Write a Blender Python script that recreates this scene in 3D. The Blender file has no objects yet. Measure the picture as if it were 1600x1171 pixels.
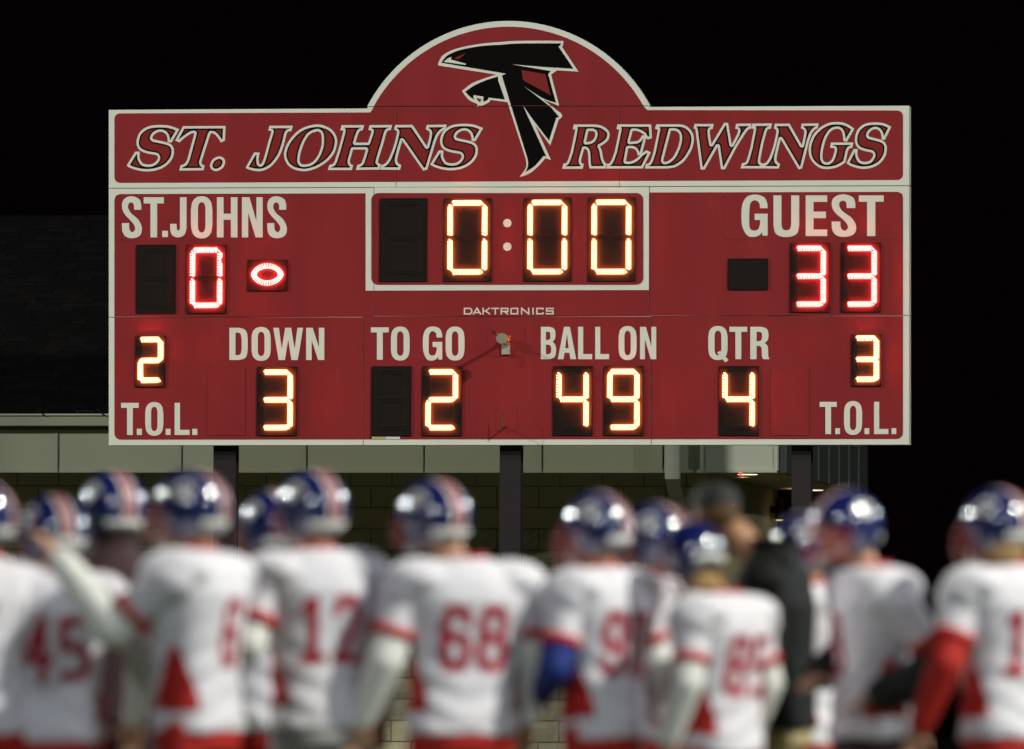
import bpy, bmesh, math, random
import numpy as np
from mathutils import Vector, Matrix, geometry
from mathutils.bvhtree import BVHTree
R = math.radians
random.seed(7)
sc = bpy.context.scene
C = sc.collection

# ------------------------------------------------------------------ camera
K = 36.0/300.0/1600.0                      # tangent per photo pixel (300 mm lens)
CAM = Vector((0, -85, 1.0))
pitch = math.atan((1085-585.5)*K); roll = R(0.23)
f = Vector((0, math.cos(pitch), math.sin(pitch)))
r0 = Vector((1, 0, 0)); u0 = r0.cross(f)
r = r0*math.cos(roll)+u0*math.sin(roll); u = u0*math.cos(roll)-r0*math.sin(roll)
cd = bpy.data.cameras.new('camera'); cam = bpy.data.objects.new('camera', cd); C.objects.link(cam)
cam.matrix_world = Matrix(((r.x, u.x, -f.x, CAM.x), (r.y, u.y, -f.y, CAM.y), (r.z, u.z, -f.z, CAM.z), (0, 0, 0, 1)))
cd.lens = 300; cd.sensor_width = 36; cd.clip_start = 1; cd.clip_end = 3000
cd.dof.use_dof = True; cd.dof.focus_distance = 85.1; cd.dof.aperture_fstop = 2.8
sc.camera = cam

# ------------------------------------------------------------------ night sky
w = bpy.data.worlds.new('World'); sc.world = w; w.use_nodes = True
nt = w.node_tree; bg = nt.nodes['Background']
bg.inputs[0].default_value = (1.0, 0.35, 0.75, 1); bg.inputs[1].default_value = 0.0014

# ------------------------------------------------------------------ stadium floodlights (lit lamps of the field)
def flood(name, loc, aim, power, cone, blend, col, size=1.6):
    l = bpy.data.lights.new(name, 'SPOT'); l.energy = power; l.color = col
    l.spot_size = R(cone); l.spot_blend = blend; l.shadow_soft_size = size
    o = bpy.data.objects.new(name, l); C.objects.link(o); o.location = loc
    o.rotation_euler = (Vector(aim)-Vector(loc)).to_track_quat('-Z', 'Y').to_euler()
    return o
WARM = (1.0, 0.985, 0.86)
flood('floodlight', (25, -63, 27), (3, -30, 0), 98000, 95, 1.0, WARM, 0.8)
flood('floodlight', (-52, -31, 26), (-7, -23, 0), 56000, 100, 1.0, WARM, 0.8)
flood('floodlight', (95, -60, 32), (3, -14, 0.0), 60000, 60, 0.9, (0.92, 1.0, 0.9), 0.6)
flood('floodlight', (-32, -150, 40), (-2, -30, 0.0), 75000, 40, 0.9, (0.88, 0.95, 1.0), 0.8)
flood('floodlight', (58, -140, 40), (3, -50, 0.0), 60000, 30, 0.9, (0.88, 0.95, 1.0), 0.8)

flood('floodlight', (-62, 12, 27), (-12, -50, 0), 100000, 90, 1.0, (0.9, 0.97, 1.0), 0.8)
flood('floodlight', (62, 2, 27), (12, -52, 0), 100000, 90, 1.0, (0.9, 0.97, 1.0), 0.8)
sc.render.engine = 'CYCLES'
sc.view_settings.view_transform = 'Standard'; sc.view_settings.look = 'None'
sc.view_settings.exposure = 0; sc.view_settings.gamma = 1
sc.view_settings.use_curve_mapping = False
sc.cycles.use_denoising = True; sc.cycles.denoiser = 'OPENIMAGEDENOISE'; sc.cycles.denoising_input_passes = 'RGB_ALBEDO_NORMAL'; sc.cycles.denoising_prefilter = 'ACCURATE'; sc.cycles.denoising_quality = 'HIGH'
sc.cycles.sample_clamp_indirect = 4

# ------------------------------------------------------------------ materials
def mat(name, col, rough=0.6, metal=0.0, noise=0.0, nscale=8.0, bump=0.0, bscale=60.0, coat=0.0, coatior=1.7, ior=1.5, emit=None, estr=0.0, sheen=0.0, col2=None, streak=False, spec=0.35):
    m = bpy.data.materials.new(name); m.use_nodes = True
    t = m.node_tree; b = t.nodes['Principled BSDF']; b.inputs['Specular IOR Level'].default_value = spec
    b.inputs['Base Color'].default_value = (*col, 1); b.inputs['Roughness'].default_value = rough
    b.inputs['Metallic'].default_value = metal; b.inputs['IOR'].default_value = ior
    b.inputs['Coat Weight'].default_value = coat; b.inputs['Coat Roughness'].default_value = 0.10
    b.inputs['Coat IOR'].default_value = coatior
    if sheen: b.inputs['Sheen Weight'].default_value = sheen
    tc = None
    if noise or bump or col2:
        tc = t.nodes.new('ShaderNodeTexCoord')
    if noise or col2:
        n = t.nodes.new('ShaderNodeTexNoise'); n.inputs['Scale'].default_value = nscale; n.inputs['Detail'].default_value = 6
        src = tc.outputs['Object']
        if streak:
            mp = t.nodes.new('ShaderNodeMapping'); mp.inputs['Scale'].default_value = (1, 1, 0.15)
            t.links.new(src, mp.inputs[0]); src = mp.outputs[0]
        t.links.new(src, n.inputs['Vector'])
        mx = t.nodes.new('ShaderNodeMix'); mx.data_type = 'RGBA'
        c2 = col2 if col2 else tuple(c*(1-noise) for c in col)
        mx.inputs[6].default_value = (*col, 1); mx.inputs[7].default_value = (*c2, 1)
        t.links.new(n.outputs['Fac'], mx.inputs[0]); t.links.new(mx.outputs[2], b.inputs['Base Color'])
    if bump:
        n2 = t.nodes.new('ShaderNodeTexNoise'); n2.inputs['Scale'].default_value = bscale; n2.inputs['Detail'].default_value = 4
        bp = t.nodes.new('ShaderNodeBump'); bp.inputs['Strength'].default_value = bump; bp.inputs['Distance'].default_value = 0.01
        t.links.new(tc.outputs['Object'], n2.inputs['Vector']); t.links.new(n2.outputs['Fac'], bp.inputs['Height']); t.links.new(bp.outputs[0], b.inputs['Normal'])
    if emit:
        b.inputs['Emission Color'].default_value = (*emit, 1); b.inputs['Emission Strength'].default_value = estr
    return m
M = {}
M['red'] = mat('scoreboard_red_paint', (0.31, 0.023, 0.027), 0.5, noise=0.42, nscale=2.6, bump=0.25, bscale=1.6, streak=True, spec=.15)
M['redfill'] = mat('dark_red_vinyl', (0.215, 0.016, 0.015), 0.5, spec=.15)
M['white'] = mat('white_vinyl', (0.72, 0.73, 0.66), 0.5, noise=0.10, nscale=3.0)
M['black'] = mat('black_vinyl', (0.003, 0.002, 0.002), 0.6, spec=.05)
M['gap'] = mat('dark_steel', (0.02, 0.015, 0.015), 0.7)
M['edge'] = mat('red_cabinet_side', (0.12, 0.012, 0.014), 0.5)
M['face'] = mat('black_digit_face', (0.014, 0.010, 0.010), 0.75, bump=0.1, bscale=200, spec=.1)
M['ledoff'] = mat('unlit_led_lens', (0.030, 0.026, 0.017), 0.5, spec=.1)
M['ambertip'] = mat('amber_led_tip', (0.9, 0.8, 0.6), 0.4, spec=.1, emit=(1.0, 0.60, 0.38), estr=6.0)
M['redtip'] = mat('red_led_tip', (0.9, 0.7, 0.6), 0.4, spec=.1, emit=(1.0, 0.32, 0.29), estr=8.5)
M['amber'] = mat('amber_led_side_glow', (0.03, 0.015, 0.01), 0.4, emit=(1.0, 0.155, 0.016), estr=190)  # LED sides, glow boosted far past the tips to imitate lens bloom
M['redled'] = mat('red_led_side_glow', (0.03, 0.01, 0.01), 0.4, emit=(1.0, 0.022, 0.020), estr=430)  # red LED sides, overdriven so their spill stands in for lens bloom
M['post'] = mat('dark_painted_steel', (0.013, 0.006, 0.007), 0.5, noise=0.4, nscale=3)
M['grey'] = mat('grey_metal', (0.40, 0.40, 0.34), 0.5, noise=0.2, nscale=20)
M['bright'] = mat('bare_metal_fitting', (0.28, 0.27, 0.18), 0.35, metal=0.6)
M['rod'] = mat('black_rod', (0.01, 0.008, 0.007), 0.5)
M['fascia'] = mat('sage_fascia_paint', (0.46, 0.475, 0.35), 0.55, noise=0.12, nscale=1.5)
M['fasciaD'] = mat('gutter_shadow_and_backing', (0.13, 0.13, 0.055), 0.6)  # shadow under the gutter put into a dark olive colour; also the backing
M['fasciaL'] = mat('lit_fascia_and_pale_trim', (0.64, 0.66, 0.57), 0.5, noise=0.08, nscale=2)  # lighter copy of the fascia paint, stronger light put into its colour; also trim
M['rib'] = mat('dark_cladding_rib', (0.09, 0.095, 0.10), 0.6)
M['sidepan'] = mat('grey_side_cladding', (0.045, 0.05, 0.053), 0.6)
M['soffit'] = mat('tan_soffit', (0.42, 0.34, 0.2), 0.6)
M['roof'] = mat('dark_asphalt_shingle', (0.009, 0.008, 0.009), 0.9, spec=.1, noise=0.6, nscale=6, bump=0.3, bscale=300)
M['block'] = mat('tan_split_face_block', (0.56, 0.50, 0.34), 0.9, noise=0.5, nscale=9, bump=0.6, bscale=60)
M['block2'] = mat('shaded_and_recess_block', (0.50, 0.43, 0.26), 0.85, noise=0.3, nscale=9)  # browner, smoother copy of the block, overhang shade put into the colour; also recess
M['mortar'] = mat('dark_mortar', (0.20, 0.17, 0.11), 0.95)
M['dark'] = mat('dark_glass_opening', (0.01, 0.01, 0.01), 0.3)
M['lampw'] = mat('lit_ceiling_lens', (1, 1, 1), 0.4, emit=(1.0, 0.85, 0.6), estr=1.6)
M['warmlens'] = mat('warm_lamp_lens', (1, 1, 1), 0.4, emit=(1.0, 0.7, 0.3), estr=3)
M['redlens'] = mat('small_red_indicator', (1, 0, 0), 0.4, emit=(1.0, 0.02, 0.02), estr=4)
M['sticker'] = mat('cream_yellow_sticker', (0.55, 0.52, 0.2), 0.5, noise=0.3, nscale=40)

def helper_mesh(name, verts, faces, mats, idx=None, smooth=False):
    me = bpy.data.meshes.new(name); me.from_pydata([tuple(v) for v in verts], [], faces)
    for m in mats: me.materials.append(m)
    if idx is not None: me.polygons.foreach_set('material_index', idx)
    if smooth: me.polygons.foreach_set('use_smooth', [True]*len(me.polygons))
    me.update(); return me
def obj(name, me, parent=None, loc=(0, 0, 0)):
    o = bpy.data.objects.new(name, me); C.objects.link(o); o.location = loc
    if parent: o.parent = parent
    return o
def tag(o, label=None, cat=None, group=None, kind=None):
    if label: o['label'] = label
    if cat: o['category'] = cat
    if group: o['group'] = group
    if kind: o['kind'] = kind
    return o
def empty(name, loc, rz=0):
    o = bpy.data.objects.new(name, None); C.objects.link(o); o.location = loc; o.rotation_euler = (0, 0, rz); return o
class MB:
    def __init__(s): s.v = []; s.f = []; s.i = []
    def add(s, vs, fs, mi=0):
        n = len(s.v); s.v += [tuple(v) for v in vs]; s.f += [tuple(a+n for a in q) for q in fs]; s.i += [mi]*len(fs)
    def box(s, x0, x1, y0, y1, z0, z1, mi=0):
        s.add([(x0, y0, z0), (x1, y0, z0), (x1, y1, z0), (x0, y1, z0), (x0, y0, z1), (x1, y0, z1), (x1, y1, z1), (x0, y1, z1)],
              [(0, 3, 2, 1), (4, 5, 6, 7), (0, 1, 5, 4), (1, 2, 6, 5), (2, 3, 7, 6), (3, 0, 4, 7)], mi)
    def tube(s, a, b, ra, rb=None, n=8, mi=0, caps=True):
        rb = ra if rb is None else rb
        a = Vector(a); b = Vector(b); d = (b-a).normalized()
        p = d.orthogonal().normalized(); q = d.cross(p)
        vs = []
        for c, rr in ((a, ra), (b, rb)):
            for k in range(n):
                t = 2*math.pi*k/n; vs.append(c+p*math.cos(t)*rr+q*math.sin(t)*rr)
        fs = [(k, (k+1) % n, n+(k+1) % n, n+k) for k in range(n)]
        if caps: fs += [tuple(range(n))[::-1], tuple(range(n, 2*n))]
        s.add(vs, fs, mi)
    def build(s, name, mats, parent=None, smooth=False, loc=(0, 0, 0)):
        if not isinstance(mats, (list, tuple)): mats = [mats]
        return obj(name, helper_mesh(name, s.v, s.f, mats, s.i, smooth), parent, loc)

# ------------------------------------------------------------------ board frame: x along, y into the picture, z up
YAW = R(-7.9)
RZ = Matrix.Rotation(YAW, 3, 'Z'); RZi = RZ.inverted()
camL = RZi @ CAM
def B(px, py, y=0.0):
    """place on the plane y = const of the scoreboard's own frame that shows at this point of the photograph"""
    d = RZi @ (f + r*((px-800)*K) + u*((585.5-py)*K))
    t = (y-camL.y)/d.y
    return camL.x+d.x*t, camL.z+d.z*t

# ---------------- outline helpers (2-D, in photo pixels)
def parse(s, ox=0, oy=0, k=1.0):
    out = []
    for w_ in s.split():
        c = w_.endswith('!'); w_ = w_.rstrip('!'); a, b = w_.split(',')
        out.append((ox+float(a)/k, oy+float(b)/k, c))
    return out
def smooth(p, n=5):
    out = []; L = len(p)
    for i in range(L):
        p1 = p[i]; p2 = p[(i+1) % L]
        if p1[2] and p2[2]: out.append((p1[0], p1[1])); continue
        p0 = p1 if p1[2] else p[i-1]; p3 = p2 if p2[2] else p[(i+2) % L]
        for j in range(n):
            t = j/n
            out.append(tuple(0.5*(2*p1[a]+(p2[a]-p0[a])*t+(2*p0[a]-5*p1[a]+4*p2[a]-p3[a])*t*t+(3*p1[a]-p0[a]-3*p2[a]+p3[a])*t**3) for a in (0, 1)))
    return out
def area(p): return 0.5*sum(p[i-1][0]*p[i][1]-p[i][0]*p[i-1][1] for i in range(len(p)))
def inside(pt, poly):
    x, y = pt; c = False
    for i in range(len(poly)):
        x1, y1 = poly[i-1]; x2, y2 = poly[i]
        if (y1 > y) != (y2 > y) and x < (x2-x1)*(y-y1)/(y2-y1)+x1: c = not c
    return c
def sdf(loops, h=0.33, pad=3):
    allp = np.array([p for l in loops for p in l]); mn = allp.min(0)-pad; mx = allp.max(0)+pad
    xs = np.arange(mn[0], mx[0], h); ys = np.arange(mn[1], mx[1], h)
    X, Y = np.meshgrid(xs, ys); D = np.full(X.shape, 1e9); S = np.zeros(X.shape, bool)
    for l in loops:
        for i in range(len(l)):
            (x1, y1), (x2, y2) = l[i-1], l[i]
            dx, dy = x2-x1, y2-y1; L = dx*dx+dy*dy+1e-12
            t = np.clip(((X-x1)*dx+(Y-y1)*dy)/L, 0, 1)
            D = np.minimum(D, (X-x1-t*dx)**2+(Y-y1-t*dy)**2)
            if y1 != y2: S ^= ((y1 > Y) != (y2 > Y)) & (X < (x2-x1)*(Y-y1)/(y2-y1)+x1)
    D = np.sqrt(D); return xs, ys, np.where(S, -D, D)
def contour(xs, ys, D, lev):
    V = D-lev; ins = V < 0; seg = {}
    c = ins[:-1, :-1].astype(int)+2*ins[:-1, 1:]+4*ins[1:, 1:]+8*ins[1:, :-1]
    J, I = np.nonzero((c != 0) & (c != 15))
    tab = {1: [(3, 0)], 2: [(0, 1)], 3: [(3, 1)], 4: [(1, 2)], 5: [(3, 0), (1, 2)], 6: [(0, 2)], 7: [(3, 2)], 8: [(2, 3)], 9: [(2, 0)], 10: [(0, 1), (2, 3)], 11: [(2, 1)], 12: [(1, 3)], 13: [(1, 0)], 14: [(0, 3)]}
    def ek(j, i, e): return ((j, i, 0), (j, i+1, 1), (j+1, i, 0), (j, i, 1))[e]
    for j, i in zip(J.tolist(), I.tolist()):
        for a, b in tab[int(c[j, i])]: seg[ek(j, i, a)] = ek(j, i, b)
    def pt(k):
        j, i, v = k
        if v: a, b = V[j, i], V[j+1, i]; t = a/(a-b); return (xs[i], ys[j]+t*(ys[j+1]-ys[j]))
        a, b = V[j, i], V[j, i+1]; t = a/(a-b); return (xs[i]+t*(xs[i+1]-xs[i]), ys[j])
    loops = []
    while seg:
        k0 = next(iter(seg)); k = k0; lp = []
        while k in seg: lp.append(pt(k)); k = seg.pop(k)
        if len(lp) > 6 and abs(area(lp)) > 0.6:
            out = [lp[0]]                                   # drop nearly collinear points
            for q in range(1, len(lp)-1):
                a = out[-1]; b = lp[q]; d = lp[q+1]
                if abs((b[0]-a[0])*(d[1]-a[1])-(b[1]-a[1])*(d[0]-a[0])) > 0.03: out.append(b)
            out.append(lp[-1])
            if len(out) > 3: loops.append(out)
    return loops
def group_loops(loops):
    loops = sorted(loops, key=lambda l: -abs(area(l))); res = []
    for l in loops:
        n = sum(inside(l[0], o) for o in loops if o is not l)
        if n % 2 == 0: res.append([l])
        else:
            for g in reversed(res):
                if inside(l[0], g[0]): g.append(l); break
    return res
def plate(mb, loops, y, thick, mi=0, mapf=B):
    """solid sheet with the given outline; front face at y, in the board's frame"""
    for g in group_loops(loops):
        P = [[mapf(*p) for p in l] for l in g]
        tris = geometry.tessellate_polygon([[Vector((a, b, 0)) for a, b in l] for l in P])
        flat = [p for l in P for p in l]
        fs = []
        for t in tris:
            a, b, c_ = (flat[i] for i in t)
            cr = (b[0]-a[0])*(c_[1]-a[1])-(b[1]-a[1])*(c_[0]-a[0])
            if abs(cr) > 1e-12: fs.append(tuple(t) if cr > 0 else tuple(t)[::-1])
        mb.add([(a, y, b) for a, b in flat], fs, mi)
        for l in P:
            n = len(l); mb.add([(a, y, b) for a, b in l]+[(a, y+thick, b) for a, b in l], [(k, (k+1) % n, n+(k+1) % n, n+k) for k in range(n)], mi)
def rrect(x0, y0, x1, y1, rad=(0, 0, 0, 0), n=7):
    out = []                                               # corners: TL TR BR BL
    for (cx, cy, sx, sy, a0), q in zip(((x0, y0, 1, 1, 180), (x1, y0, -1, 1, 270), (x1, y1, -1, -1, 0), (x0, y1, 1, -1, 90)), rad):
        if q == 0: out.append((cx, cy)); continue
        for k in range(n+1):
            t = R(a0+90*k/n); out.append((cx+sx*q+q*math.cos(t), cy+sy*q+q*math.sin(t)))
    return out
def clip(poly, x0=None, x1=None, y0=None, y1=None):
    for ax, v, sg in ((0, x0, 1), (0, x1, -1), (1, y0, 1), (1, y1, -1)):
        if v is None: continue
        out = []
        for i in range(len(poly)):
            a, b = poly[i-1], poly[i]; da = (a[ax]-v)*sg; db = (b[ax]-v)*sg
            if (da >= 0) != (db >= 0):
                t = da/(da-db); out.append((a[0]+(b[0]-a[0])*t, a[1]+(b[1]-a[1])*t))
            if db >= 0: out.append(b)
        poly = out
    return poly

# ================================================================== SETTING
gm = bpy.data.materials.new('turf'); gm.use_nodes = True
t = gm.node_tree; b = t.nodes['Principled BSDF']; tc = t.nodes.new('ShaderNodeTexCoord'); n = t.nodes.new('ShaderNodeTexNoise')
n.inputs['Scale'].default_value = 3; n.inputs['Detail'].default_value = 8; cr = t.nodes.new('ShaderNodeValToRGB')
cr.color_ramp.elements[0].position = .3; cr.color_ramp.elements[0].color = (.018, .035, .010, 1); cr.color_ramp.elements[1].position = .75; cr.color_ramp.elements[1].color = (.05, .085, .025, 1)
t.links.new(tc.outputs['Object'], n.inputs['Vector']); t.links.new(n.outputs['Fac'], cr.inputs[0]); t.links.new(cr.outputs[0], b.inputs['Base Color']); b.inputs['Roughness'].default_value = .9
g = MB(); S_ = 1500; g.add([(-S_, -S_, 0), (S_, -S_, 0), (S_, S_, 0), (-S_, S_, 0)], [(0, 1, 2, 3)])
tag(g.build('grass_field', gm), kind='structure')
trk = mat('dark_running_track', (.05, .03, .028), .9, noise=.3, nscale=5)
g = MB(); g.add([(-70, -40, .004), (70, -40, .004), (70, -32, .004), (-70, -32, .004)], [(0, 1, 2, 3)])
tag(g.build('running_track', trk), kind='structure')
wl = mat('white_line_paint', (.75, .75, .72), .8)
for y in (-57, -48.5):
    g = MB(); g.add([(-50, y, .004), (50, y, .004), (50, y+.1, .004), (-50, y+.1, .004)], [(0, 1, 2, 3)])
    tag(g.build('field_line', wl), kind='structure')

# ================================================================== BUILDING behind the scoreboard
bld = empty('school_building', (0, 0, 0), YAW)
tag(bld, 'low tan block building with dark shingle roof and sage fascia behind the scoreboard', 'building')
YF = 5.0; YW = YF+2.0; YB = 14.0
xL = B(-260, 700, YF)[0]
zS = B(700, 736, YF)[1]; zT = B(60, 677, YF)[1]; zG0 = B(60, 666, YF)[1]; zG1 = B(60, 652, YF)[1]; zR = B(60, 643, YF)[1]
xC = B(1218, 720, YF)[0]                                    # outer corner of the entrance canopy
xW = B(1106, 745, YW)[0]                                    # corner where the long wall turns back
# fascia panels
jpx = [-260, -100, 92, 285, 480, 663, 848, 1037, 1103, 1217]
for a, c_ in zip(jpx[:-1], jpx[1:]):
    xa = B(a, 700, YF)[0]+.007; xb = B(c_, 700, YF)[0]-.007
    m = MB(); pale = a >= 1103
    yf = YF-(.10 if pale else 0)
    m.box(xa, xb, yf, YF+.1, zS, zT)
    m.box(xb-.035, xb-.008, yf-.012, yf, zS+.03, zT)         # lap rib
    m.box(xa, xb, yf-.03, yf, zS-.02, zS+.012)               # drip edge
    m.build('fascia_panel', M['fasciaL'] if pale or a == 1037 else M['fascia'], bld)  # right-hand panels: same paint, lightened where more floodlight falls
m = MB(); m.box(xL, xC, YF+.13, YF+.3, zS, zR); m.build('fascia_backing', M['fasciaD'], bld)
m = MB(); m.box(xL, xC, YF+.03, YF+.13, zT+.004, zG0); m.build('gutter_shadow_recess', M['fasciaD'], bld)  # band below the gutter, darkened in colour as its shadow
m = MB(); m.box(xL, xC, YF-.16, YF+.13, zG0, zG1); m.build('gutter', M['fascia'], bld)
m = MB(); m.box(xL, xC, YF-.18, YF-.0, zG1+.012, zG1+.03); m.box(xL, xC, YF-.13, YF+.1, zG1+.03, zR)
m.build('drip_edge', M['fasciaL'], bld)
for px in (58, 152):
    x, z = B(px, 646, YF-.16); m = MB(); m.tube((x, YF-.15, z+.04), (x+.09, YF-.19, z-.03), .009, n=6); m.build('gutter_bracket', M['rod'], bld)
# soffit
m = MB(); m.box(xL, xW, YF+.05, YW+.1, zS+.015, zS+.05); m.box(xW, xC-.03, YF+.05, YB, zS+.015, zS+.05); m.build('soffit', M['soffit'], bld)
# canopy side cladding, one panel after another
ys = [YF+.02+i*(YB-YF)/8 for i in range(9)]
zTop = B(1218, 660, YF)[1]
for a, c_ in zip(ys[:-1], ys[1:]):
    m = MB(); m.box(xC, xC+.06, a+.008, c_-.008, zS-.02, zT+.12); m.box(xC+.06, xC+.07, a+.01, a+.02, zS-.02, zT+.12, 1); m.build('side_cladding_panel', [M['sidepan'], M['rib']], bld)
m = MB(); m.box(xC-.02, xC-.002, YF+.3, YB, zS, zT+.12); m.build('side_backing', M['gap'], bld)
# long wall of blocks: 300 single blocks, mortar behind
m = MB(); m.box(xL, xW-.03, YW+.02, YW+.3, 0, zS+.01); m.build('mortar_wall', M['mortar'], bld)
def block_mesh(rough, sd, wd):
    rg = random.Random(sd); nx, nz = 6, 3; vs = []; fs = []
    for j in range(nz+1):
        for i in range(nx+1):
            e = i in (0, nx) or j in (0, nz)
            vs.append((wd*i/nx, -(0.0 if e else rough*rg.uniform(.3, 1)), .218*j/nz))
    for j in range(nz):
        for i in range(nx): q = j*(nx+1)+i; fs.append((q, q+1, q+nx+2, q+nx+1))
    k = len(vs); vs += [(0, .05, 0), (wd, .05, 0), (wd, .05, .218), (0, .05, .218)]
    a, b_, c_, d = 0, nx, (nz+1)*(nx+1)-1, nz*(nx+1)
    fs += [(a, d, k+3, k), (d, c_, k+2, k+3), (c_, b_, k+1, k+2), (b_, a, k, k+1)]
    return helper_mesh('block', vs, fs, [M['block'] if rough > .01 else M['block2']])
BW = .458; x0w = B(-10, 900, YW)[0]
rgh = [block_mesh(.03, i, BW-.012) for i in range(6)]; smt = [block_mesh(.003, 20+i, BW-.012) for i in range(2)]
nb = 0; course = 0; z = .26
while z < zS-.1:
    x = xW-BW*(.5 if course % 2 else 1)-.002
    if course % 2:
        o = obj('block', helper_mesh('half_block', [(0, 0, 0), (BW/2-.012, 0, 0), (BW/2-.012, .05, 0), (0, .05, 0), (0, 0, .218), (BW/2-.012, 0, .218), (BW/2-.012, .05, .218), (0, .05, .218)], [(0, 3, 2, 1), (4, 5, 6, 7), (0, 1, 5, 4), (1, 2, 6, 5), (2, 3, 7, 6), (3, 0, 4, 7)], [M['block2']]), bld, (x+.006, YW, z)); x -= BW
    while x > x0w-BW:
        top = z > B(850, 832, YW)[1]-.05  # courses above the overhang's shade line take the shaded copy
        obj('block', random.choice(smt if top else rgh), bld, (x+.006, YW+random.uniform(-.004, .004), z)); nb += 1; x -= BW
    z += .23; course += 1
# side wall of the entrance recess with two wall lamps
m = MB(); yy = YW
m.box(xW-.03, xW, YW+.004, YB, 0, zS+.01, 0); m.build('recess_wall', M['block2'], bld)
m = MB()
for zc in [i*.23+.03 for i in range(15)]: m.box(xW, xW+.004, YW+.01, YB, zc, zc+.218)
o = m.build('recess_wall_course', M['block2'], bld); o['kind'] = 'stuff'
m = MB(); m.box(xW-.02, xC+.05, YB, YB+.2, 0, zS+.3); m.build('entrance_back_wall', M['dark'], bld)
for k, yl in enumerate((YW+1.2, YB-.75)):
    zl = B(1105, 768, YW)[1] if k == 0 else B(1215, 797, YB-.6)[1]
    m = MB(); m.tube((xW+.11, yl, zl-.12), (xW+.11, yl, zl+.12), .05, n=14); m.box(xW+.004, xW+.07, yl-.03, yl+.03, zl-.04, zl+.04)
    sq = m.build('wall_lamp', M['rod'], bld)
    m = MB(); m.tube((xW+.11, yl, zl-.125), (xW+.11, yl, zl-.121), .042, n=14); m.build('lens', M['warmlens'], sq)
    l = bpy.data.lights.new('wall_lamp_light', 'SPOT'); l.energy = 8; l.color = (1, .72, .32); l.spot_size = R(75); l.spot_blend = .7; l.shadow_soft_size = .03
    l2 = bpy.data.lights.new('wall_lamp_uplight', 'SPOT'); l2.energy = 1.5; l2.color = (1, .75, .42); l2.spot_size = R(140); l2.spot_blend = 1; l2.shadow_soft_size = .03
    l3 = bpy.data.objects.new('wall_lamp_uplight', l2); C.objects.link(l3); l3.parent = sq; l3.location = (xW+.25, yl, zl+.14); l3.rotation_euler = (R(180), 0, 0)
    lo = bpy.data.objects.new('wall_lamp_light', l); C.objects.link(lo); lo.parent = sq; lo.location = (xW+.11, yl, zl-.14)
for px, yl in ((1168, YF+.9), (1272, YB-1.2)):
    x = B(px, 740, yl)[0]
    m = MB(); m.tube((x, yl, zS-.012), (x, yl, zS+.016), .13, .15, n=24); d = m.build('ceiling_lamp', M['grey'], bld)
    m = MB(); m.tube((x, yl, zS-.018), (x, yl, zS-.011), .105, n=24); m.build('lens', M['lampw'], d)
    m = MB(); m.tube((x-.06, yl-.15, zS-.03), (x-.06, yl-.15, zS+.016), .012, n=8); m.build('indicator', M['redlens'], d)
    l = bpy.data.lights.new('ceiling_lamp_light', 'SPOT'); l.energy = 1.5; l.color = (1, .8, .5); l.spot_size = R(150); l.shadow_soft_size = .1
    lo = bpy.data.objects.new('ceiling_lamp_light', l); C.objects.link(lo); lo.parent = d; lo.location = (x, yl, zS-.05)
# downspout
def rect_duct(mb, pts, wx, wy):
    prev = None
    for k, (x, y, z) in enumerate(pts):
        cur = [(x-wx/2, y-wy/2, z), (x+wx/2, y-wy/2, z), (x+wx/2, y+wy/2, z), (x-wx/2, y+wy/2, z)]
        if prev is not None:
            fs = [(i, (i+1) % 4, 4+(i+1) % 4, 4+i) for i in range(4)]+[(3, 2, 1, 0), (4, 5, 6, 7)]
            mb.add(prev+cur, fs)
        prev = cur
q1 = B(1051, 655, YF-.12); q2 = B(1051, 749, YF-.12); q3 = B(1058, 778, YF+.85); q4 = B(1068, 803, YW-.12)
for i, pts in enumerate([[(q1[0], YF-.12, q1[1]), (q2[0], YF-.12, q2[1])], [(q2[0], YF-.10, q2[1]-.004), (q3[0], YF+.85, q3[1])], [(q3[0], YF+.85, q3[1]-.004), (q4[0], YW-.12, q4[1])], [(q4[0], YW-.12, q4[1]-.004), (q4[0], YW-.12, 0.0)]]):
    m = MB(); rect_duct(m, pts, .15, .12); m.build('downspout', M['fasciaL'] if i < 1 else M['grey'], bld)
# roof: deck and shingle tabs
ridge_y = YF+6.6; rz = B(60, 335, ridge_y)[1]; sl = (rz-zR)/(ridge_y-YF); rx1 = B(900, 500, YF)[0]
m = MB(); m.add([(xL, YF-.15, zR-.02), (rx1, YF-.15, zR-.02), (rx1, ridge_y, rz-.03), (xL, ridge_y, rz-.03), (xL, ridge_y*2-YF+.15, zR-.02), (rx1, ridge_y*2-YF+.15, zR-.02), (xL, YF+.3, zT), (rx1, YF+.3, zT)], [(0, 1, 2, 3), (3, 2, 5, 4), (1, 5, 2), (0, 3, 4), (0, 6, 7, 1)])
m.build('roof', M['roof'], bld)
m = MB(); rows = 46; L = math.hypot(ridge_y-YF+.15, rz-zR); a = math.atan2(rz-zR, ridge_y-YF+.15); ca, sa = math.cos(a), math.sin(a)
for j in range(rows):
    s0 = j*L/rows; x = xL-random.uniform(0, .3)
    while x < rx1:
        wd = random.choice((.16, .22, .30)); h0 = .012+random.uniform(0, .016); s1 = s0+L/rows*1.05; e = random.uniform(-.015, .012)
        def P(xx, s, h): return (xx, YF-.15+s*ca-h*sa, zR-.02+s*sa+h*ca)
        m.add([P(x, s0+e, 0), P(x+wd, s0+e, 0), P(x+wd, s0+e, h0), P(x, s0+e, h0), P(x+wd, s1, .004), P(x, s1, .004)], [(0, 1, 2, 3), (3, 2, 4, 5)], random.choice((0, 0, 1)))
        x += wd+.006
o = m.build('shingle', [M['roof'], mat('lighter_asphalt_shingle', (.013, .011, .012), .9, spec=.1, noise=.5, nscale=9)], bld); o['kind'] = 'stuff'

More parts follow.
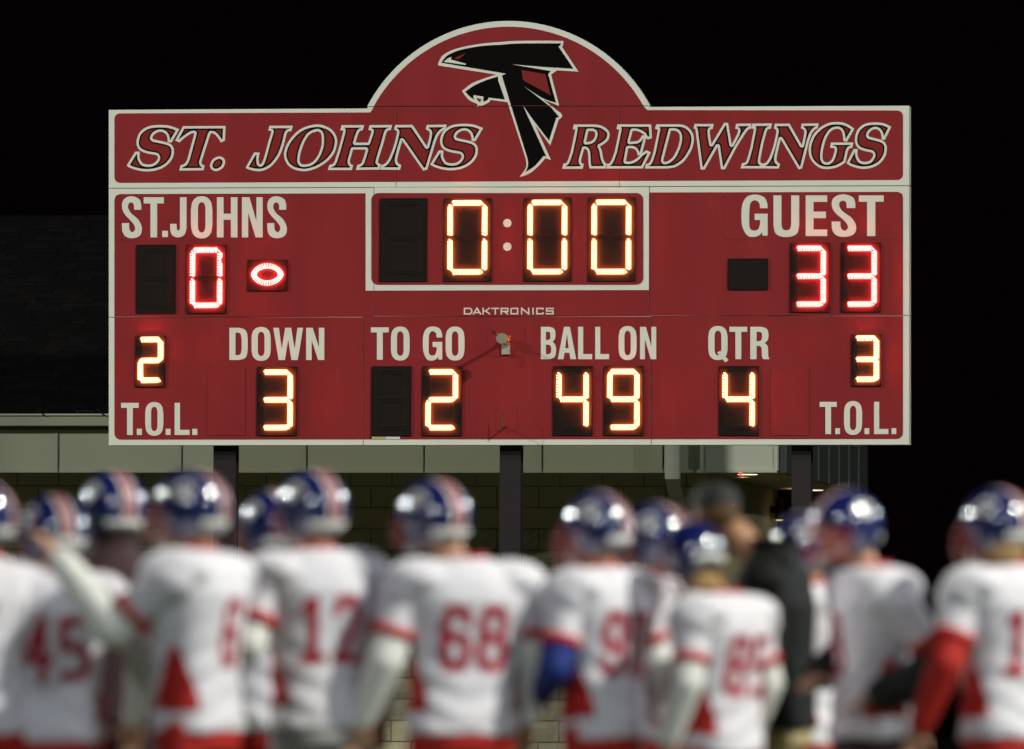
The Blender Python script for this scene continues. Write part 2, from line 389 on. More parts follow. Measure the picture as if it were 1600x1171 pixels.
# ================================================================== SCOREBOARD
sb = empty('scoreboard', (0, 0, 0), YAW)
tag(sb, 'large red football scoreboard with white border and lit digits on three dark posts', 'scoreboard')
for a, c_ in ((335, 370), (782, 815), (1238, 1268)):
    xa = B(a, 710, .3)[0]; xb = B(c_, 710, .3)[0]; zt = B(800, 300, .3)[1]
    m = MB(); m.box(xa, xb, .24, .27, 0, zt); m.box(xa, xb, .40, .43, 0, zt); xm = (xa+xb)/2; m.box(xm-.012, xm+.012, .27, .40, 0, zt)   # H beam
    m.build('post', M['post'], sb)
# sheet panels. outline in photo pixels; white base with printed red field
X0, X1 = 170, 1420.5
def yt(x): return 172.0-(x-170)*(6.5/1250)                    # top edge
def ym(x): return 294.5-(x-170)*(4.0/1250)                    # joint below the heading
def yl_(x): return 496.0-(x-170)*(3.0/1250)                   # joint between rows
def yb(x): return 696.0-(x-170)*(1.0/1250)
G_ = .5
ARC = []                                                       # outer arch, left foot to right foot
def circ(x1, y1, x2, y2, x3, y3):
    d = 2*(x1*(y2-y3)+x2*(y3-y1)+x3*(y1-y2))
    ux = ((x1*x1+y1*y1)*(y2-y3)+(x2*x2+y2*y2)*(y3-y1)+(x3*x3+y3*y3)*(y1-y2))/d
    uy = ((x1*x1+y1*y1)*(x3-x2)+(x2*x2+y2*y2)*(x1-x3)+(x3*x3+y3*y3)*(x2-x1))/d
    return ux, uy, math.hypot(x1-ux, y1-uy)
acx, acy, ar = circ(573.5, 167, 795, 33, 1015, 165)
def arcpts(rad, ya, yb_, n=48):
    t0 = math.atan2(ya-acy, -math.sqrt(max(rad*rad-(ya-acy)**2, 0))); t1 = math.atan2(yb_-acy, math.sqrt(max(rad*rad-(yb_-acy)**2, 0)))
    t0 += 2*math.pi if t0 < 0 else 0; t1 += 2*math.pi if t1 < 0 else 0
    if t1 < t0: t1 += 2*math.pi
    return [(acx+rad*math.cos(t0+(t1-t0)*k/n), acy+rad*math.sin(t0+(t1-t0)*k/n)) for k in range(n+1)]
def arch_outline(rad, y0): return arcpts(rad, y0, y0-1.0)
panels = []
# arch panel
m = MB(); plate(m, [arch_outline(ar, 166.2)], 0, .12, 0)
plate(m, [arch_outline(ar-9.0, 166.2)], -.004, .004, 1)
m.build('arch_panel', [M['white'], M['red']], sb)
# heading panels
head_red = [(x, yt(x)+5.5) for x in ()] 
HR = rrect(179, 0, 1411, 1, (0, 0, 0, 0))
def heading_field():
    pts = []
    q = 9
    for k in range(8): t = R(180+90*k/7); pts.append((179+q+q*math.cos(t), 177.5+q+q*math.sin(t)))
    pts += [(579, 176), (584, 167.4)]; pts += [(1005.5, 166.2), (1011, 172.3)]
    for k in range(8): t = R(270+90*k/7); pts.append((1411-q+q*math.cos(t), 173+q+q*math.sin(t)))
    for k in range(8): t = R(0+90*k/7); pts.append((1411-q+q*math.cos(t), 281.5-q+q*math.sin(t)))
    for k in range(8): t = R(90+90*k/7); pts.append((179+q+q*math.cos(t), 286-q+q*math.sin(t)))
    return pts
hf = heading_field()
for a, c_ in ((X0, 619), (619, 968), (968, X1)):
    m = MB(); top = [(a+G_, yt(a)+(0 if a < 600 else -.6)), (c_-G_, yt(c_))] if a < 100 else None
    base = [(a+G_*(a > X0), ym(a)-.6), (a+G_*(a > X0), (yt(a) if a in (X0,) else 167.4))]
    if a == X0: base += [(574, 169.8), (574.2, 167.4), (619-G_, 167.3)]
    elif a == 619: base = [(a+G_, ym(a)-.6), (a+G_, 167.3), (968-G_, 166.6)]
    else: base = [(a+G_, ym(a)-.6), (a+G_, 166.6), (1014.3, 166.2), (1014.6, 167.4), (X1, yt(X1))]
    base += [(c_-G_*(c_ < X1), ym(c_)-.6)]
    plate(m, [base], 0, .2, 0)
    plate(m, [clip(hf, x0=a+G_, x1=c_-G_)], -.004, .004, 1)
    m.build('heading_panel', [M['white'], M['red']], sb)
# two rows of main panels
def body_field():
    pts = []; q = 10
    for k in range(8): t = R(180+90*k/7); pts.append((179+q+q*math.cos(t), 303.5+q+q*math.sin(t)))
    for k in range(8): t = R(270+90*k/7); pts.append((1411-q+q*math.cos(t), 300+q+q*math.sin(t)))
    for k in range(8): t = R(0+90*k/7); pts.append((1411-q+q*math.cos(t), 686.3-q+q*math.sin(t)))
    for k in range(8): t = R(90+90*k/7); pts.append((179+q+q*math.cos(t), 687.3-q+q*math.sin(t)))
    return pts
bf = body_field()
CLK = [(571.5, 290), (1014.5, 290), (1014.5, 453.5), (571.5, 454.5)]
clk_in = rrect(580.5, 302, 1005.5, 445.5, (11, 11, 11, 11))
for row, ya, yb2, cuts in ((0, ym, yl_, (X0, 584.5, 1014.5, X1)), (1, yl_, yb, (X0, 567.5, 1017.5, X1))):
    for a, c_ in zip(cuts[:-1], cuts[1:]):
        m = MB(); ga = G_*(a > X0); gc = G_*(c_ < X1); gb = .5 if row == 0 else 0
        plate(m, [[(a+ga, ya(a)+.6), (c_-gc, ya(c_)+.6), (c_-gc, yb2(c_)-gb), (a+ga, yb2(a)-gb)]], 0, .2, 0)
        pl = clip(bf, x0=a+ga, x1=c_-gc, y0=(ya(a)+ya(c_))/2+.6, y1=(yb2(a)+yb2(c_))/2-gb)
        plate(m, [pl], -.004, .004, 1)
        if row == 0:
            fr = clip(CLK, x0=a+ga, x1=c_-gc, y0=(ya(a)+ya(c_))/2+.6)
            if len(fr) > 2 and abs(area(fr)) > 20: plate(m, [fr], -.008, .004, 0)
            ri = clip(clk_in, x0=a+ga, x1=c_-gc)
            if len(ri) > 2 and abs(area(ri)) > 20: plate(m, [ri], -.012, .004, 1)
        m.build('main_panel', [M['white'], M['red']], sb)
m = MB(); xa, zb = B(172, 694); xb, zt = B(1418.5, 170); m.box(xa, xb, .2, .24, zb, B(800, 172)[1])
m.box(xa, xb, .03, .2, zb, B(800, 174)[1])
m.build('cabinet', M['edge'], sb)
# loose plates screwed on: caption plates, hatches
def sheet(x0, y0, x1, y1, y, name, rivets=(), matn='red', frame=False):
    m = MB(); plate(m, [[(x0, y0), (x1, y0), (x1, y1), (x0, y1)]], y, .004, 0)
    for px, py in rivets:
        cx, cz = B(px, py); m.tube((cx, y-.004, cz), (cx, y, cz), .0075, n=7, mi=1)
    return m.build(name, [M[matn], M['edge']], sb)
rv = [(190+27*i, 374.5) for i in range(10)]+[(456.5, 309+20*i) for i in range(4)]
sheet(181.5, 305.5, 459.5, 377.5, -.0075, 'caption_plate', rv)
rv = [(1136+29*i, 373) for i in range(10)]+[(1132, 308+20*i) for i in range(4)]+[(1408, 320+20*i) for i in range(3)]
sheet(1129, 302.5, 1409.5, 375, -.0075, 'caption_plate', rv)
for x0, x1 in ((323.5, 384), (1203.7, 1264.8)):
    m = MB(); plate(m, [rrect(x0, 573.2, x1, 681.4, (2, 2, 2, 2))], -.006, .003, 1); plate(m, [rrect(x0+.8, 574, x1-.8, 680.6, (2, 2, 2, 2))], -.014, .006, 0)
    for q in (x0+.5, x1-.5): cx, cz = B(q, 619); m.tube((cx, -.02, cz), (cx, 0, cz), .009, n=6, mi=1)
    m.build('hatch', [M['red'], M['edge']], sb)
for x0, y0, x1, y1 in ((762, 513.5, 820.5, 557.5), (774.5, 637, 808, 674.5)):
    m = MB(); plate(m, [[(x0, y0), (x1, y0), (x1, y1), (x0, y1)]], -.0055, .002, 1); plate(m, [[(x0+.4, y0+.4), (x1-.4, y0+.4), (x1-.4, y1-.5), (x0+.4, y1-.5)]], -.0085, .003, 0)
    for q in ((x0+2, y0+2), (x1-2, y0+2), (x0+2, y1-2.5), (x1-2, y1-2.5)): cx, cz = B(*q); m.tube((cx, -.0125, cz), (cx, -.006, cz), .009, n=7, mi=1)
    m.build('mounting_plate', [M['red'], M['edge']], sb)
m = MB(); plate(m, [rrect(581, 682.6, 602, 686.3)], -.008, .004, 0); plate(m, [rrect(602.5, 682.4, 625, 686.3)], -.008, .004, 1); plate(m, [rrect(578.5, 682.6, 580.6, 686.3)], -.008, .004, 2)
m.build('maker_sticker', [M['sticker'], M['white'], M['black']], sb)

# ---- condensed sans capitals, unit box
def bx(a, b_, c_, d): return f'{a},{b_}! {c_},{b_}! {c_},{d}! {a},{d}!'
GL = {
 'T': ['0,0! 1,0! 1,.155! .665,.155! .665,1! .335,1! .335,.155! 0,.155!'],
 'H': ['0,0! .32,0! .32,.41! .68,.41! .68,0! 1,0! 1,1! .68,1! .68,.56! .32,.56! .32,1! 0,1!'],
 'N': ['0,0! .36,0! .70,.60! .70,0! 1,0! 1,1! .66,1! .30,.38! .30,1! 0,1!'],
 'E': ['0,0! 1,0! 1,.16! .36,.16! .36,.40! .94,.40! .94,.56! .36,.56! .36,.84! 1,.84! 1,1! 0,1!'],
 'U': ['0,0! .31,0! .31,.72! .36,.825 .5,.86 .64,.825 .69,.72! .69,0! 1,0! 1,.74! .93,.92 .75,1.0 .5,1.025 .25,1.0 .07,.92 0,.74!'],
 'D': ['0,0! .52,0! .82,.05 .96,.17 1,.36! 1,.64! .96,.83 .82,.95 .52,1! 0,1!', '.33,.15! .48,.15! .61,.19 .67,.34! .67,.66! .61,.81 .48,.85! .33,.85!'],
 'O': ['.5,-.025 .76,.01 .94,.13 1,.33! 1,.67! .94,.87 .76,.99 .5,1.025 .24,.99 .06,.87 0,.67! 0,.33! .06,.13 .24,.01', '.5,.12 .62,.16 .67,.25 .675,.36! .675,.64! .67,.75 .62,.84 .5,.88 .38,.84 .33,.75 .325,.64! .325,.36! .33,.25 .38,.16'],
 'L': ['0,0! .36,0! .36,.84! 1,.84! 1,1! 0,1!'],
 'A': ['.34,0! .66,0! 1,1! .69,1! .63,.80! .37,.80! .31,1! 0,1!', '.5,.2! .595,.66! .405,.66!'],
 'W': ['0,0! .19,0! .285,.66! .40,0! .60,0! .715,.66! .81,0! 1,0! .82,1! .61,1! .5,.36! .39,1! .18,1!'],
 'B': ['0,0! .58,0! .84,.05 .95,.17 .93,.35 .78,.465! .95,.57 1,.74 .90,.93 .60,1! 0,1!', '.33,.15! .48,.15! .61,.19 .61,.36 .48,.405! .33,.405!', '.33,.55! .5,.55! .66,.61 .66,.79 .5,.85! .33,.85!'],
 'R': ['0,0! .55,0! .82,.045 .94,.17 .93,.38 .76,.50! .90,.59 .93,.72 .94,.90 1,1! .67,1! .61,.90 .60,.70 .55,.61 .45,.59! .33,.59! .33,1! 0,1!', '.33,.15! .46,.15! .60,.2 .60,.39 .46,.445! .33,.445!'],
 '.': [bx(0, 0, 1, 1)],
 'S': ['232,147! 190,147! 188,115 175,103 158,110 154,135 172,168 213,205 235,250 232,290 212,312 175,320 140,310 121,280 117,228! 160,228! 162,265 178,283 195,270 193,245 170,213 137,178 119,140 122,95 148,70 185,66 220,83 231,112'],
 'G': ['722,137! 677,137! 672,105 645,90 619,110 613,180! 613,240! 619,262 640,272 665,265 677,235 677,208! 645,208! 645,170! 722,170! 722,302! 692,302! 688,282! 672,300 640,310 600,300 573,250 566,180 573,112 600,68 650,55 700,70 719,105'],
 'J': ['463,72! 502,72! 502,260! 488,300 452,315 416,301 405,265! 405,233! 443,233! 445,265 455,274 463,258!'],
 'Q': ['.5,-.025 .76,.01 .94,.13 1,.33! 1,.67! .94,.87 .76,.99 .5,1.025 .24,.99 .06,.87 0,.67! 0,.33! .06,.13 .24,.01', '.5,.12 .62,.16 .67,.25 .675,.36! .675,.64! .67,.75 .62,.84 .5,.88 .38,.84 .33,.75 .325,.64! .325,.36! .33,.25 .38,.16'],
}
NB = {'S': (117, 66, 235, 320), 'G': (566, 55, 722, 310), 'J': (405, 72, 502, 315)}
def letter(ch, x0, y0, x1, y1, y=-.012, thick=.004, over=0):
    L = []
    for s in GL[ch]:
        p = parse(s)
        if ch in NB: a, b_, c_, d = NB[ch]; p = [((q[0]-a)/(c_-a), (q[1]-b_)/(d-b_), q[2]) for q in p]
        L.append([(x0+(x1-x0)*q[0], y0+(y1-y0)*q[1]) for q in smooth(p)])
    m = MB(); plate(m, L, y, thick, 0)
    if ch == 'Q': plate(m, [[(x0+(x1-x0)*a, y0+(y1-y0)*b_) for a, b_ in ((.46, .80), (.62, .74), (1.06, 1.03), (.88, 1.10))]], y-.001, .003, 0)
    m.build('letter', M['white'], sb)
def word(items, ox, k, oy, y0, y1):
    for it in items:
        ch, a, c_ = it[:3]; t0, t1 = (it[3], it[4]) if len(it) > 3 else (y0, y1)
        ov = .0 if ch not in 'SGJ' else 2.5/k*2
        if ch in 'SG': t0 -= 5; t1 += 5
        letter(ch, ox+a/k, oy+t0/k, ox+c_/k, oy+t1/k)
word([('S', 117, 235), ('T', 247, 367), ('.', 357, 391, 271, 308), ('J', 405, 502), ('O', 528, 656), ('H', 683, 805), ('N', 832, 955), ('S', 982, 1098)], 160, 3.81, 290, 71, 310)
word([('G', 566, 722), ('U', 757, 910), ('E', 949, 1077), ('S', 1103, 1248), ('T', 1265, 1413)], 1010, 3.81, 290, 60, 302)
word([('D', 757, 866), ('O', 889, 1003), ('W', 1018, 1196), ('N', 1214, 1322)], 160, 3.81, 490, 86, 278)
word([('T', 113, 217), ('.', 206, 236, 687, 724), ('O', 256, 364), ('.', 378, 407, 687, 724), ('L', 431, 520), ('.', 536, 566, 687, 724)], 160, 3.81, 490, 533, 724)
word([('T', 35, 134), ('O', 146, 250), ('G', 323, 431), ('O', 450, 555)], 570, 3.556, 490, 78, 258)
word([('B', 979, 1064), ('A', 1073, 1175), ('L', 1186, 1264), ('L', 1281, 1358), ('O', 1411, 1511), ('N', 1530, 1620)], 570, 3.556, 490, 75, 255)
word([('Q', 369, 484), ('T', 495, 601), ('R', 619, 733)], 1010, 3.81, 490, 80, 273)
word([('T', 1032, 1134), ('.', 1125, 1153, 684, 719), ('O', 1177, 1285), ('.', 1299, 1327, 684, 719), ('L', 1356, 1441), ('.', 1460, 1488, 684, 719)], 1010, 3.81, 490, 527, 719)
# colon of the clock
for cy in (349, 385.9):
    m = MB(); plate(m, [[(793+6.5*math.cos(2*math.pi*k/28), cy+6.5*math.sin(2*math.pi*k/28)) for k in range(28)]], -.016, .004); m.build('colon_dot', M['white'], sb)
# wide maker's name, strokes from slabs (715,475 zoom x10)
def stroke(mb, pts, wd, y, closed=False):
    n = len(pts)
    for i in range(n if closed else n-1):
        a = Vector(pts[i]); b_ = Vector(pts[(i+1) % n]); d = (b_-a).normalized(); q = Vector((-d.y, d.x))*wd/2
        e = d*wd/2*.98
        a2 = a-e if (i > 0 or closed) else a; b2 = b_+e if (i < n-2 or closed) else b_
        plate(mb, [[tuple(a2-q), tuple(b2-q), tuple(b2+q), tuple(a2+q)]], y-.0004*(i % 2), .003)
DK = {'D': ([(98, 73), (200, 73), (222, 100), (222, 130), (200, 158), (108, 158), (108, 73)],), 'A': ([(245, 168), (305, 68), (365, 168)], [(275, 137), (340, 137)]),
      'K': ([(400, 62), (400, 168)], [(408, 115), (440, 113), (505, 64)], [(440, 113), (510, 166)]), 'T': ([(528, 73), (650, 73)], [(590, 73), (590, 168)]),
      'R': ([(684, 168), (684, 73), (785, 73), (785, 120), (690, 120)], [(735, 122), (790, 166)]), 'O': ([(836, 73), (940, 73), (940, 157), (836, 157), (836, 73)],),
      'N': ([(1002, 168), (1002, 70), (1112, 160), (1112, 62)],), 'I': ([(1180, 62), (1180, 168)],), 'C': ([(1335, 95), (1335, 73), (1240, 73), (1240, 157), (1335, 157), (1335, 132)],),
      'S': ([(1495, 88), (1495, 73), (1392, 73), (1392, 113), (1492, 113), (1492, 157), (1388, 157), (1388, 142)],)}
for ch, ss in DK.items():
    m = MB()
    for k_, s in enumerate(ss): stroke(m, [(715+x/10, 475+y_/10+(-.0)) for x, y_ in s], 2.0, -.008-.001*k_)
    m.build('letter', M['white'], sb)

# ---- outlined serif italics, traced white outline; black and red come from insetting it
Z = 12.325
TR = {
 'S': [(190, 185, '965,468! 892,464! 888,400 868,330 820,280 755,262 690,275 630,315 598,360 596,388 625,410 760,440 885,470 965,515 1003,580 1010,640 1000,720 960,810 880,900 770,970 640,1012 500,1027 380,1018 240,985 150,950 100,915! 265,645! 350,645! 348,740 362,800 400,860 450,885 520,893 600,880 660,840 695,790 702,750 680,720 640,705 540,690 430,660 350,615 305,550 290,480 300,390 340,290 420,210 530,155 660,135 790,132 920,145 1030,180 1112,215!')],
 'T': [(190, 185, '1185,155! 2004,150! 1992,435! 1915,468! 1872,400 1822,335 1772,298 1722,290! 1705,330 1617,600 1550,810 1540,860 1560,895 1604,912! 1577,1005! 1112,1010! 1140,905! 1195,890 1240,850 1270,790 1300,680 1355,480 1405,288! 1340,300 1230,370 1115,468! 1035,432!')],
 '.': [(290, 185, '640,738 720,760 762,820 750,900 700,975 600,1020 520,1000 475,940 485,860 540,780')],
 'J': [(380, 185, '510,147! 957,147! 930,250! 880,255 845,285 825,350 780,530 720,690 640,820 540,930 420,1000 310,1022 190,1008 100,985 48,955! 215,660! 322,665! 300,770 303,850 318,885 350,882 385,820 430,670 480,480 542,275 530,248 482,238!')],
 'O': [(380, 185, '1432,122 1250,150 1080,230 940,360 840,510 790,660 800,780 860,900 970,980 1100,1015 1230,1018 1400,970 1560,880 1675,780 1765,650 1808,500 1810,410 1770,300 1690,210 1570,148'),
       (380, 185, '1425,253 1300,300 1220,390 1160,510 1110,660 1088,790 1100,860 1150,893 1230,887 1300,868 1385,800 1455,690 1502,560 1516,450 1515,360 1502,300 1475,268')],
 'H': [(480, 185, '665,135! 1100,135! 1070,235! 1020,245 985,300 930,472! 1172,472! 1238,270 1225,240 1180,228! 1205,135! 1638,132! 1611,232! 1556,242 1521,300 1466,500! 1371,810 1376,865 1420,890! 1398,990! 940,998! 968,898! 1020,885 1065,830 1135,605! 885,605! 830,800 828,860 850,892 887,905! 862,1000! 400,1000! 430,900! 490,885 530,830 600,620! 695,265 680,240 640,235!')],
 'N': [(560, 185, '710,132! 1045,130! 1322,545! 1360,400 1378,290 1360,250 1300,218! 1320,130! 1701,125! 1681,215! 1610,252 1549,320 1495,440 1449,590! 1329,990! 1249,1012! 845,430! 790,620 750,780 755,850 785,880 828,905! 805,995! 425,992! 440,900! 500,885 570,810 640,660 700,480 745,285 735,245 690,225!')],
 'R': [(870, 185, '330,122! 690,121! 830,135 940,190 1005,260 1018,330 990,420 920,490 830,545! 865,620 890,760 920,840 960,880! 940,970! 630,970! 612,850 608,740 595,640 570,602 528,590! 475,780 470,840 490,875 522,880! 500,975! 105,975! 130,875! 180,865 220,800 270,650! 355,240 345,220 308,210!'),
       (870, 185, '610,248! 690,245! 735,270 742,320 720,390 660,445 562,462!')],
 'E': [(950, 185, '185,120! 832,120! 848,385! 765,412! 735,378! 658,678! 740,618! 825,658! 670,968! -31,970! -18,880! 30,870 75,800 130,650! 215,245 205,220 165,210!'),
       (950, 185, '475,245! 560,248 640,280 706,326! 655,333! 620,395 560,440 420,455!'), (950, 185, '390,580! 470,580 530,610 560,660 570,712! 618,712! 560,770 480,820 400,838 345,832!')],
 'D': [(950, 185, '930,120! 1370,118! 1479,140 1579,210 1640,310 1655,420 1625,570 1560,700 1479,815 1390,890 1290,945 1150,970! 710,970! 735,880! 790,865 830,800 880,640! 960,245 950,220 908,208!'),
       (950, 185, '1212,240! 1290,242 1355,275 1385,350 1375,470 1330,610 1260,740 1170,820 1100,842 1068,825 1072,780!')],
 'W': [(1070, 185, '190,112! 560,112! 538,210! 500,215 482,260 495,380! 515,500! 760,90! 835,90! 905,510! 1000,330 1028,250 1018,215 972,205! 990,108! 1282,105! 1276,200! 1220,225 1150,320 1000,560! 775,985! 700,985! 636,545! 385,990! 308,990! 205,215! 170,195!')],
 'I': [(1150, 185, '318,105! 697,103! 672,205! 620,215 590,270 530,480! 470,800 485,862 526,878! 500,968! 92,968! 115,868! 175,855 215,790 280,560! 345,220 330,205 292,195!')],
 'G': [(1210, 185, '1230,75 1340,90 1450,140 1541,205! 1395,458! 1326,435! 1321,340 1290,245 1225,207 1130,225 1050,300 985,430 940,600 925,740 945,820 990,850 1050,845 1110,790 1150,680 1165,600 1145,578 1070,570! 1090,470! 1524,468! 1500,572! 1445,588 1415,640! 1370,850! 1290,905 1170,960 1020,980 900,965 790,900 700,790 662,640 680,480 750,320 870,190 1000,110 1110,80')],
}
def serif(ch, xf=None, k=0):
    loops = []
    for ox, oy, s in TR[ch]:
        p = parse(s, ox, oy, Z)
        if xf: p = [(xf(q[0], q[1])+(q[2],)) for q in p]
        loops.append(smooth(p))
    xs, ys_, D = sdf(loops)
    m = MB(); o = -.0008*(k % 2)
    plate(m, loops, -.008+o, .004, 0)
    plate(m, contour(xs, ys_, D, -3.8), -.011+o, .003, 1)
    plate(m, contour(xs, ys_, D, -6.1), -.014+o, .003, 2)
    m.build('letter', [M['white'], M['black'], M['redfill']], sb)
def aff(x0, x1, X0_, X1_, dy=0):
    return lambda x, y: (X0_+(x-x0)*(X1_-X0_)/(x1-x0), y+dy)
for k, ch in enumerate('ST.JOHN'): serif(ch, None, k)
serif('S', aff(190+100/Z, 190+1112/Z, 650+275/Z, 650+1295/Z, (895-918)/Z), 8)
for k, ch in enumerate('REDWI'): serif(ch, None, k+1)
serif('N', aff(560+690/Z, 560+1701/Z, 1150+732/Z, 1210+852/Z, -24/Z), 7)
serif('G', None, 8)
serif('S', aff(190+100/Z, 190+1112/Z, 1290+403/Z, 1290+1268/Z, -50/Z), 9)
# ---- bird head emblem (three zoomed views share one frame)
Q_ = 1171/120
def em(s):
    out = []
    for w_ in s.split():
        v = w_[0]; c_ = w_.endswith('!'); a, b_ = w_[1:].rstrip('!').split(',')
        ox, oy = {'A': (680, 55), 'B': (790, 55), 'C': (770, 160)}[v]
        out.append((ox+float(a)/Q_, oy+float(b_)/Q_, c_))
    return smooth(out)
white_s = em('A45,465! A58,410 A110,320 A220,250 A400,190 A700,135 A1000,108 B150,92 B600,88! B882,92! B880,140 B862,185! B1112,560! B785,540! B695,605! B820,1085! B700,1035 B575,985! B800,1162! C1040,170 C1058,220 C1005,270! C878,660! C642,345! C888,880! C800,855! C720,950 C600,1060 C500,1115 C410,1140! C470,1060 C512,980 C508,890 C490,820! C225,0! A1098,1025! A845,990! A815,1030 A710,1080 A630,1095! A650,1055! A530,1000 A460,930 A410,855! A560,740 A760,660 A935,605!')
k1 = em('A95,425! A140,360 A220,295 A400,225 A700,170 A1000,150 B150,132 B400,128! B847,128! B835,160 B805,172! B1035,515! B600,490! B75,445! B690,550! B650,595! B770,1035! B560,960 B260,765! B480,935 B700,1110! C1015,230! C970,235! C860,585! C640,300! C455,40! C560,270 C640,440! C815,825! C775,820! C640,975 C495,1070! C535,990 C540,900 C520,820! C265,0! A1020,620! A1085,590!')
k2 = em('A460,865! A600,770 A780,690 A960,635! A960,690! A1065,985! A815,955! A800,990 A735,1020! A740,940! A585,915! A585,965! A600,990! A530,940!')
reds = [em('B245,535! B610,600! B690,920! B270,690!'), em('A290,358! A480,270! A365,370!'), em('A625,960! A705,975! A685,1030!')]
wh = em('A135,412! A190,365 A250,335! A240,375! A470,440! A470,458!')
m = MB(); plate(m, [white_s], -.009, .005, 0); plate(m, [k1], -.012, .003, 1); plate(m, [k2], -.012, .003, 1)
for p in reds: plate(m, [p], -.015, .004, 2)
plate(m, [wh], -.0155, .004, 0)
m.build('bird_emblem', [M['white'], M['black'], M['redfill']], sb)
m = MB(); plate(m, [[(585, 165.9), (1006, 164.9), (1006, 165.6), (585, 166.6)]], -.0165, .001); m.build('joint_line', M['edge'], sb)

# ---- LED digits
PX = 85*K                                                     # metres per photo pixel on the board
SEG = {'0': 'abcdef', '2': 'abged', '3': 'abgcd', '4': 'fgbc', '9': 'abcdfg', '': ''}
def led_mesh(pts, mt, tip=None, h=.019):
    """rows of small lens domes, narrower at the foot than at the lens"""
    m = MB(); N = 6
    for x, z in pts:
        vs = [(x+rr*math.cos(2*math.pi*k/N), y, z+rr*math.sin(2*math.pi*k/N)) for rr, y in ((.60*PX, -.001), (1.0*PX, -h*.85)) for k in range(N)]+[(x, -h, z)]
        m.add(vs, [(k, (k+1) % N, N+(k+1) % N, N+k) for k in range(N)])
        m.add(vs, [(N+k, N+(k+1) % N, 2*N) for k in range(N)], 1)
    return helper_mesh('segment', m.v, m.f, [mt, tip or mt], m.i)
def seg_pts(horizontal, n, pitch=4.1*PX):
    out = []
    for rr in range(4):
        q = (rr-1.5)*pitch*.52; cnt = n if rr in (1, 2) else n-1; st = pitch/2*(1 if rr % 2 else 0)
        for k in range(cnt+ (0)):
            p = (k-(n-1)/2)*pitch + (pitch*.25 if rr % 2 else -pitch*.25)
            if rr == 0: p += pitch*.5
            if rr == 3: p += 0
            out.append((p, q) if horizontal else (q, p))
    return out
MC = {}
def segmesh(hz, n, mk):
    if (hz, n, mk) not in MC: MC[(hz, n, mk)] = led_mesh(seg_pts(hz, n), M[mk], M.get({'amber': 'ambertip', 'redled': 'redtip'}.get(mk)))
    return MC[(hz, n, mk)]
YD = -.026
def digit(x0, y0, x1, y1, ch, mk, big=0):
    xa, zt = B(x0, y0); xb, zb = B(x1, y1); W = xb-xa; H = zt-zb
    e = empty('digit_panel', ((xa+xb)/2, 0, (zt+zb)/2)); bpy.data.objects.remove(e)
    m = MB(); c_ = .02
    o_ = [(-W/2, -H/2), (W/2, -H/2), (W/2, H/2-c_), (W/2-c_, H/2), (-W/2+c_, H/2), (-W/2, H/2-c_)]
    n = 6; m.add([(a, YD, b_) for a, b_ in o_]+[(a, 0, b_) for a, b_ in o_], [tuple(range(n))]+[(k, n+k, n+(k+1) % n, (k+1) % n) for k in range(n)])
    m.box(-W/2, W/2, YD+.008, 0, H/2-c_, H/2-.001)
    for q in ((-W/2, -W/2+.004, -H/2, H/2-c_), (W/2-.004, W/2, -H/2, H/2-c_), (-W/2+.004, W/2-.004, -H/2, -H/2+.004), (-W/2+c_, W/2-c_, H/2-.005, H/2-.001)): m.box(q[0], q[1], YD-.006, YD+.001, q[2], q[3])
    d = m.build('digit_display', M['face'], sb, loc=((xa+xb)/2, 0, (zt+zb)/2))
    if ch is None: return d
    if big == 1: ft, fm, fb, fl, fr, n_h, n_v = .058, .47, .885, .14, .86, 12, 12
    elif big == 2: ft, fm, fb, fl, fr, n_h, n_v = .075, .485, .87, .17, .85, 8, 8
    else: ft, fm, fb, fl, fr, n_h, n_v = .082, .482, .885, .157, .845, 10, 10
    zc = {'a': H/2-ft*H, 'g': H/2-fm*H, 'd': H/2-fb*H}; zu = (zc['a']+zc['g'])/2; zl = (zc['g']+zc['d'])/2
    xl = -W/2+fl*W; xr = -W/2+fr*W
    for s, (hz, cx, cz) in {'a': (1, (xl+xr)/2, zc['a']), 'g': (1, (xl+xr)/2, zc['g']), 'd': (1, (xl+xr)/2, zc['d']), 'f': (0, xl, zu), 'b': (0, xr, zu), 'e': (0, xl, zl), 'c': (0, xr, zl)}.items():
        lit = s in SEG[ch]
        o = obj('segment', segmesh(hz, n_h if hz else n_v, mk if lit else 'ledoff'), d, (cx, YD, cz))
        if s == 'b' and lit and x0 == 292.5:                 # two dead lamps on the upper right stroke of the home score
            o.data = led_mesh([p for p in seg_pts(0, n_v) if not (p[0] > 1.5*PX and 2*PX < p[1] < 8*PX)], M[mk], M['redtip'])
    return d
digit(213.8, 382.8, 275, 490, '', 'redled'); digit(292.5, 382.5, 353.8, 490, '0', 'redled')
digit(593.7, 310.3, 668, 440.4, '', 'amber', 1); digit(694, 310.3, 768.3, 440.3, '0', 'amber', 1)
digit(818.9, 309.6, 893.1, 440, '0', 'amber', 1); digit(919, 309.2, 993.2, 440, '0', 'amber', 1)
digit(1235, 379.8, 1296.7, 488.3, '3', 'redled'); digit(1314.2, 379.8, 1376.2, 488.3, '3', 'redled')
digit(212.8, 525, 258.7, 605, '2', 'amber', 2); digit(402.3, 573.3, 463.8, 681, '3', 'amber')
digit(581.2, 572.7, 642.8, 681.2, '', 'amber'); digit(660.3, 572.7, 722, 681.2, '2', 'amber')
digit(864.7, 572.2, 926, 680.6, '4', 'amber'); digit(944, 572.2, 1005.6, 680.6, '9', 'amber')
digit(1123.9, 572.2, 1185.6, 680.5, '4', 'amber'); digit(1330.7, 522.8, 1377, 603.7, '3', 'amber', 2)
digit(1138, 404.4, 1200.2, 453, None, 'redled')
d = digit(387.3, 406.3, 449.3, 454.6, None, 'redled')
pts = []
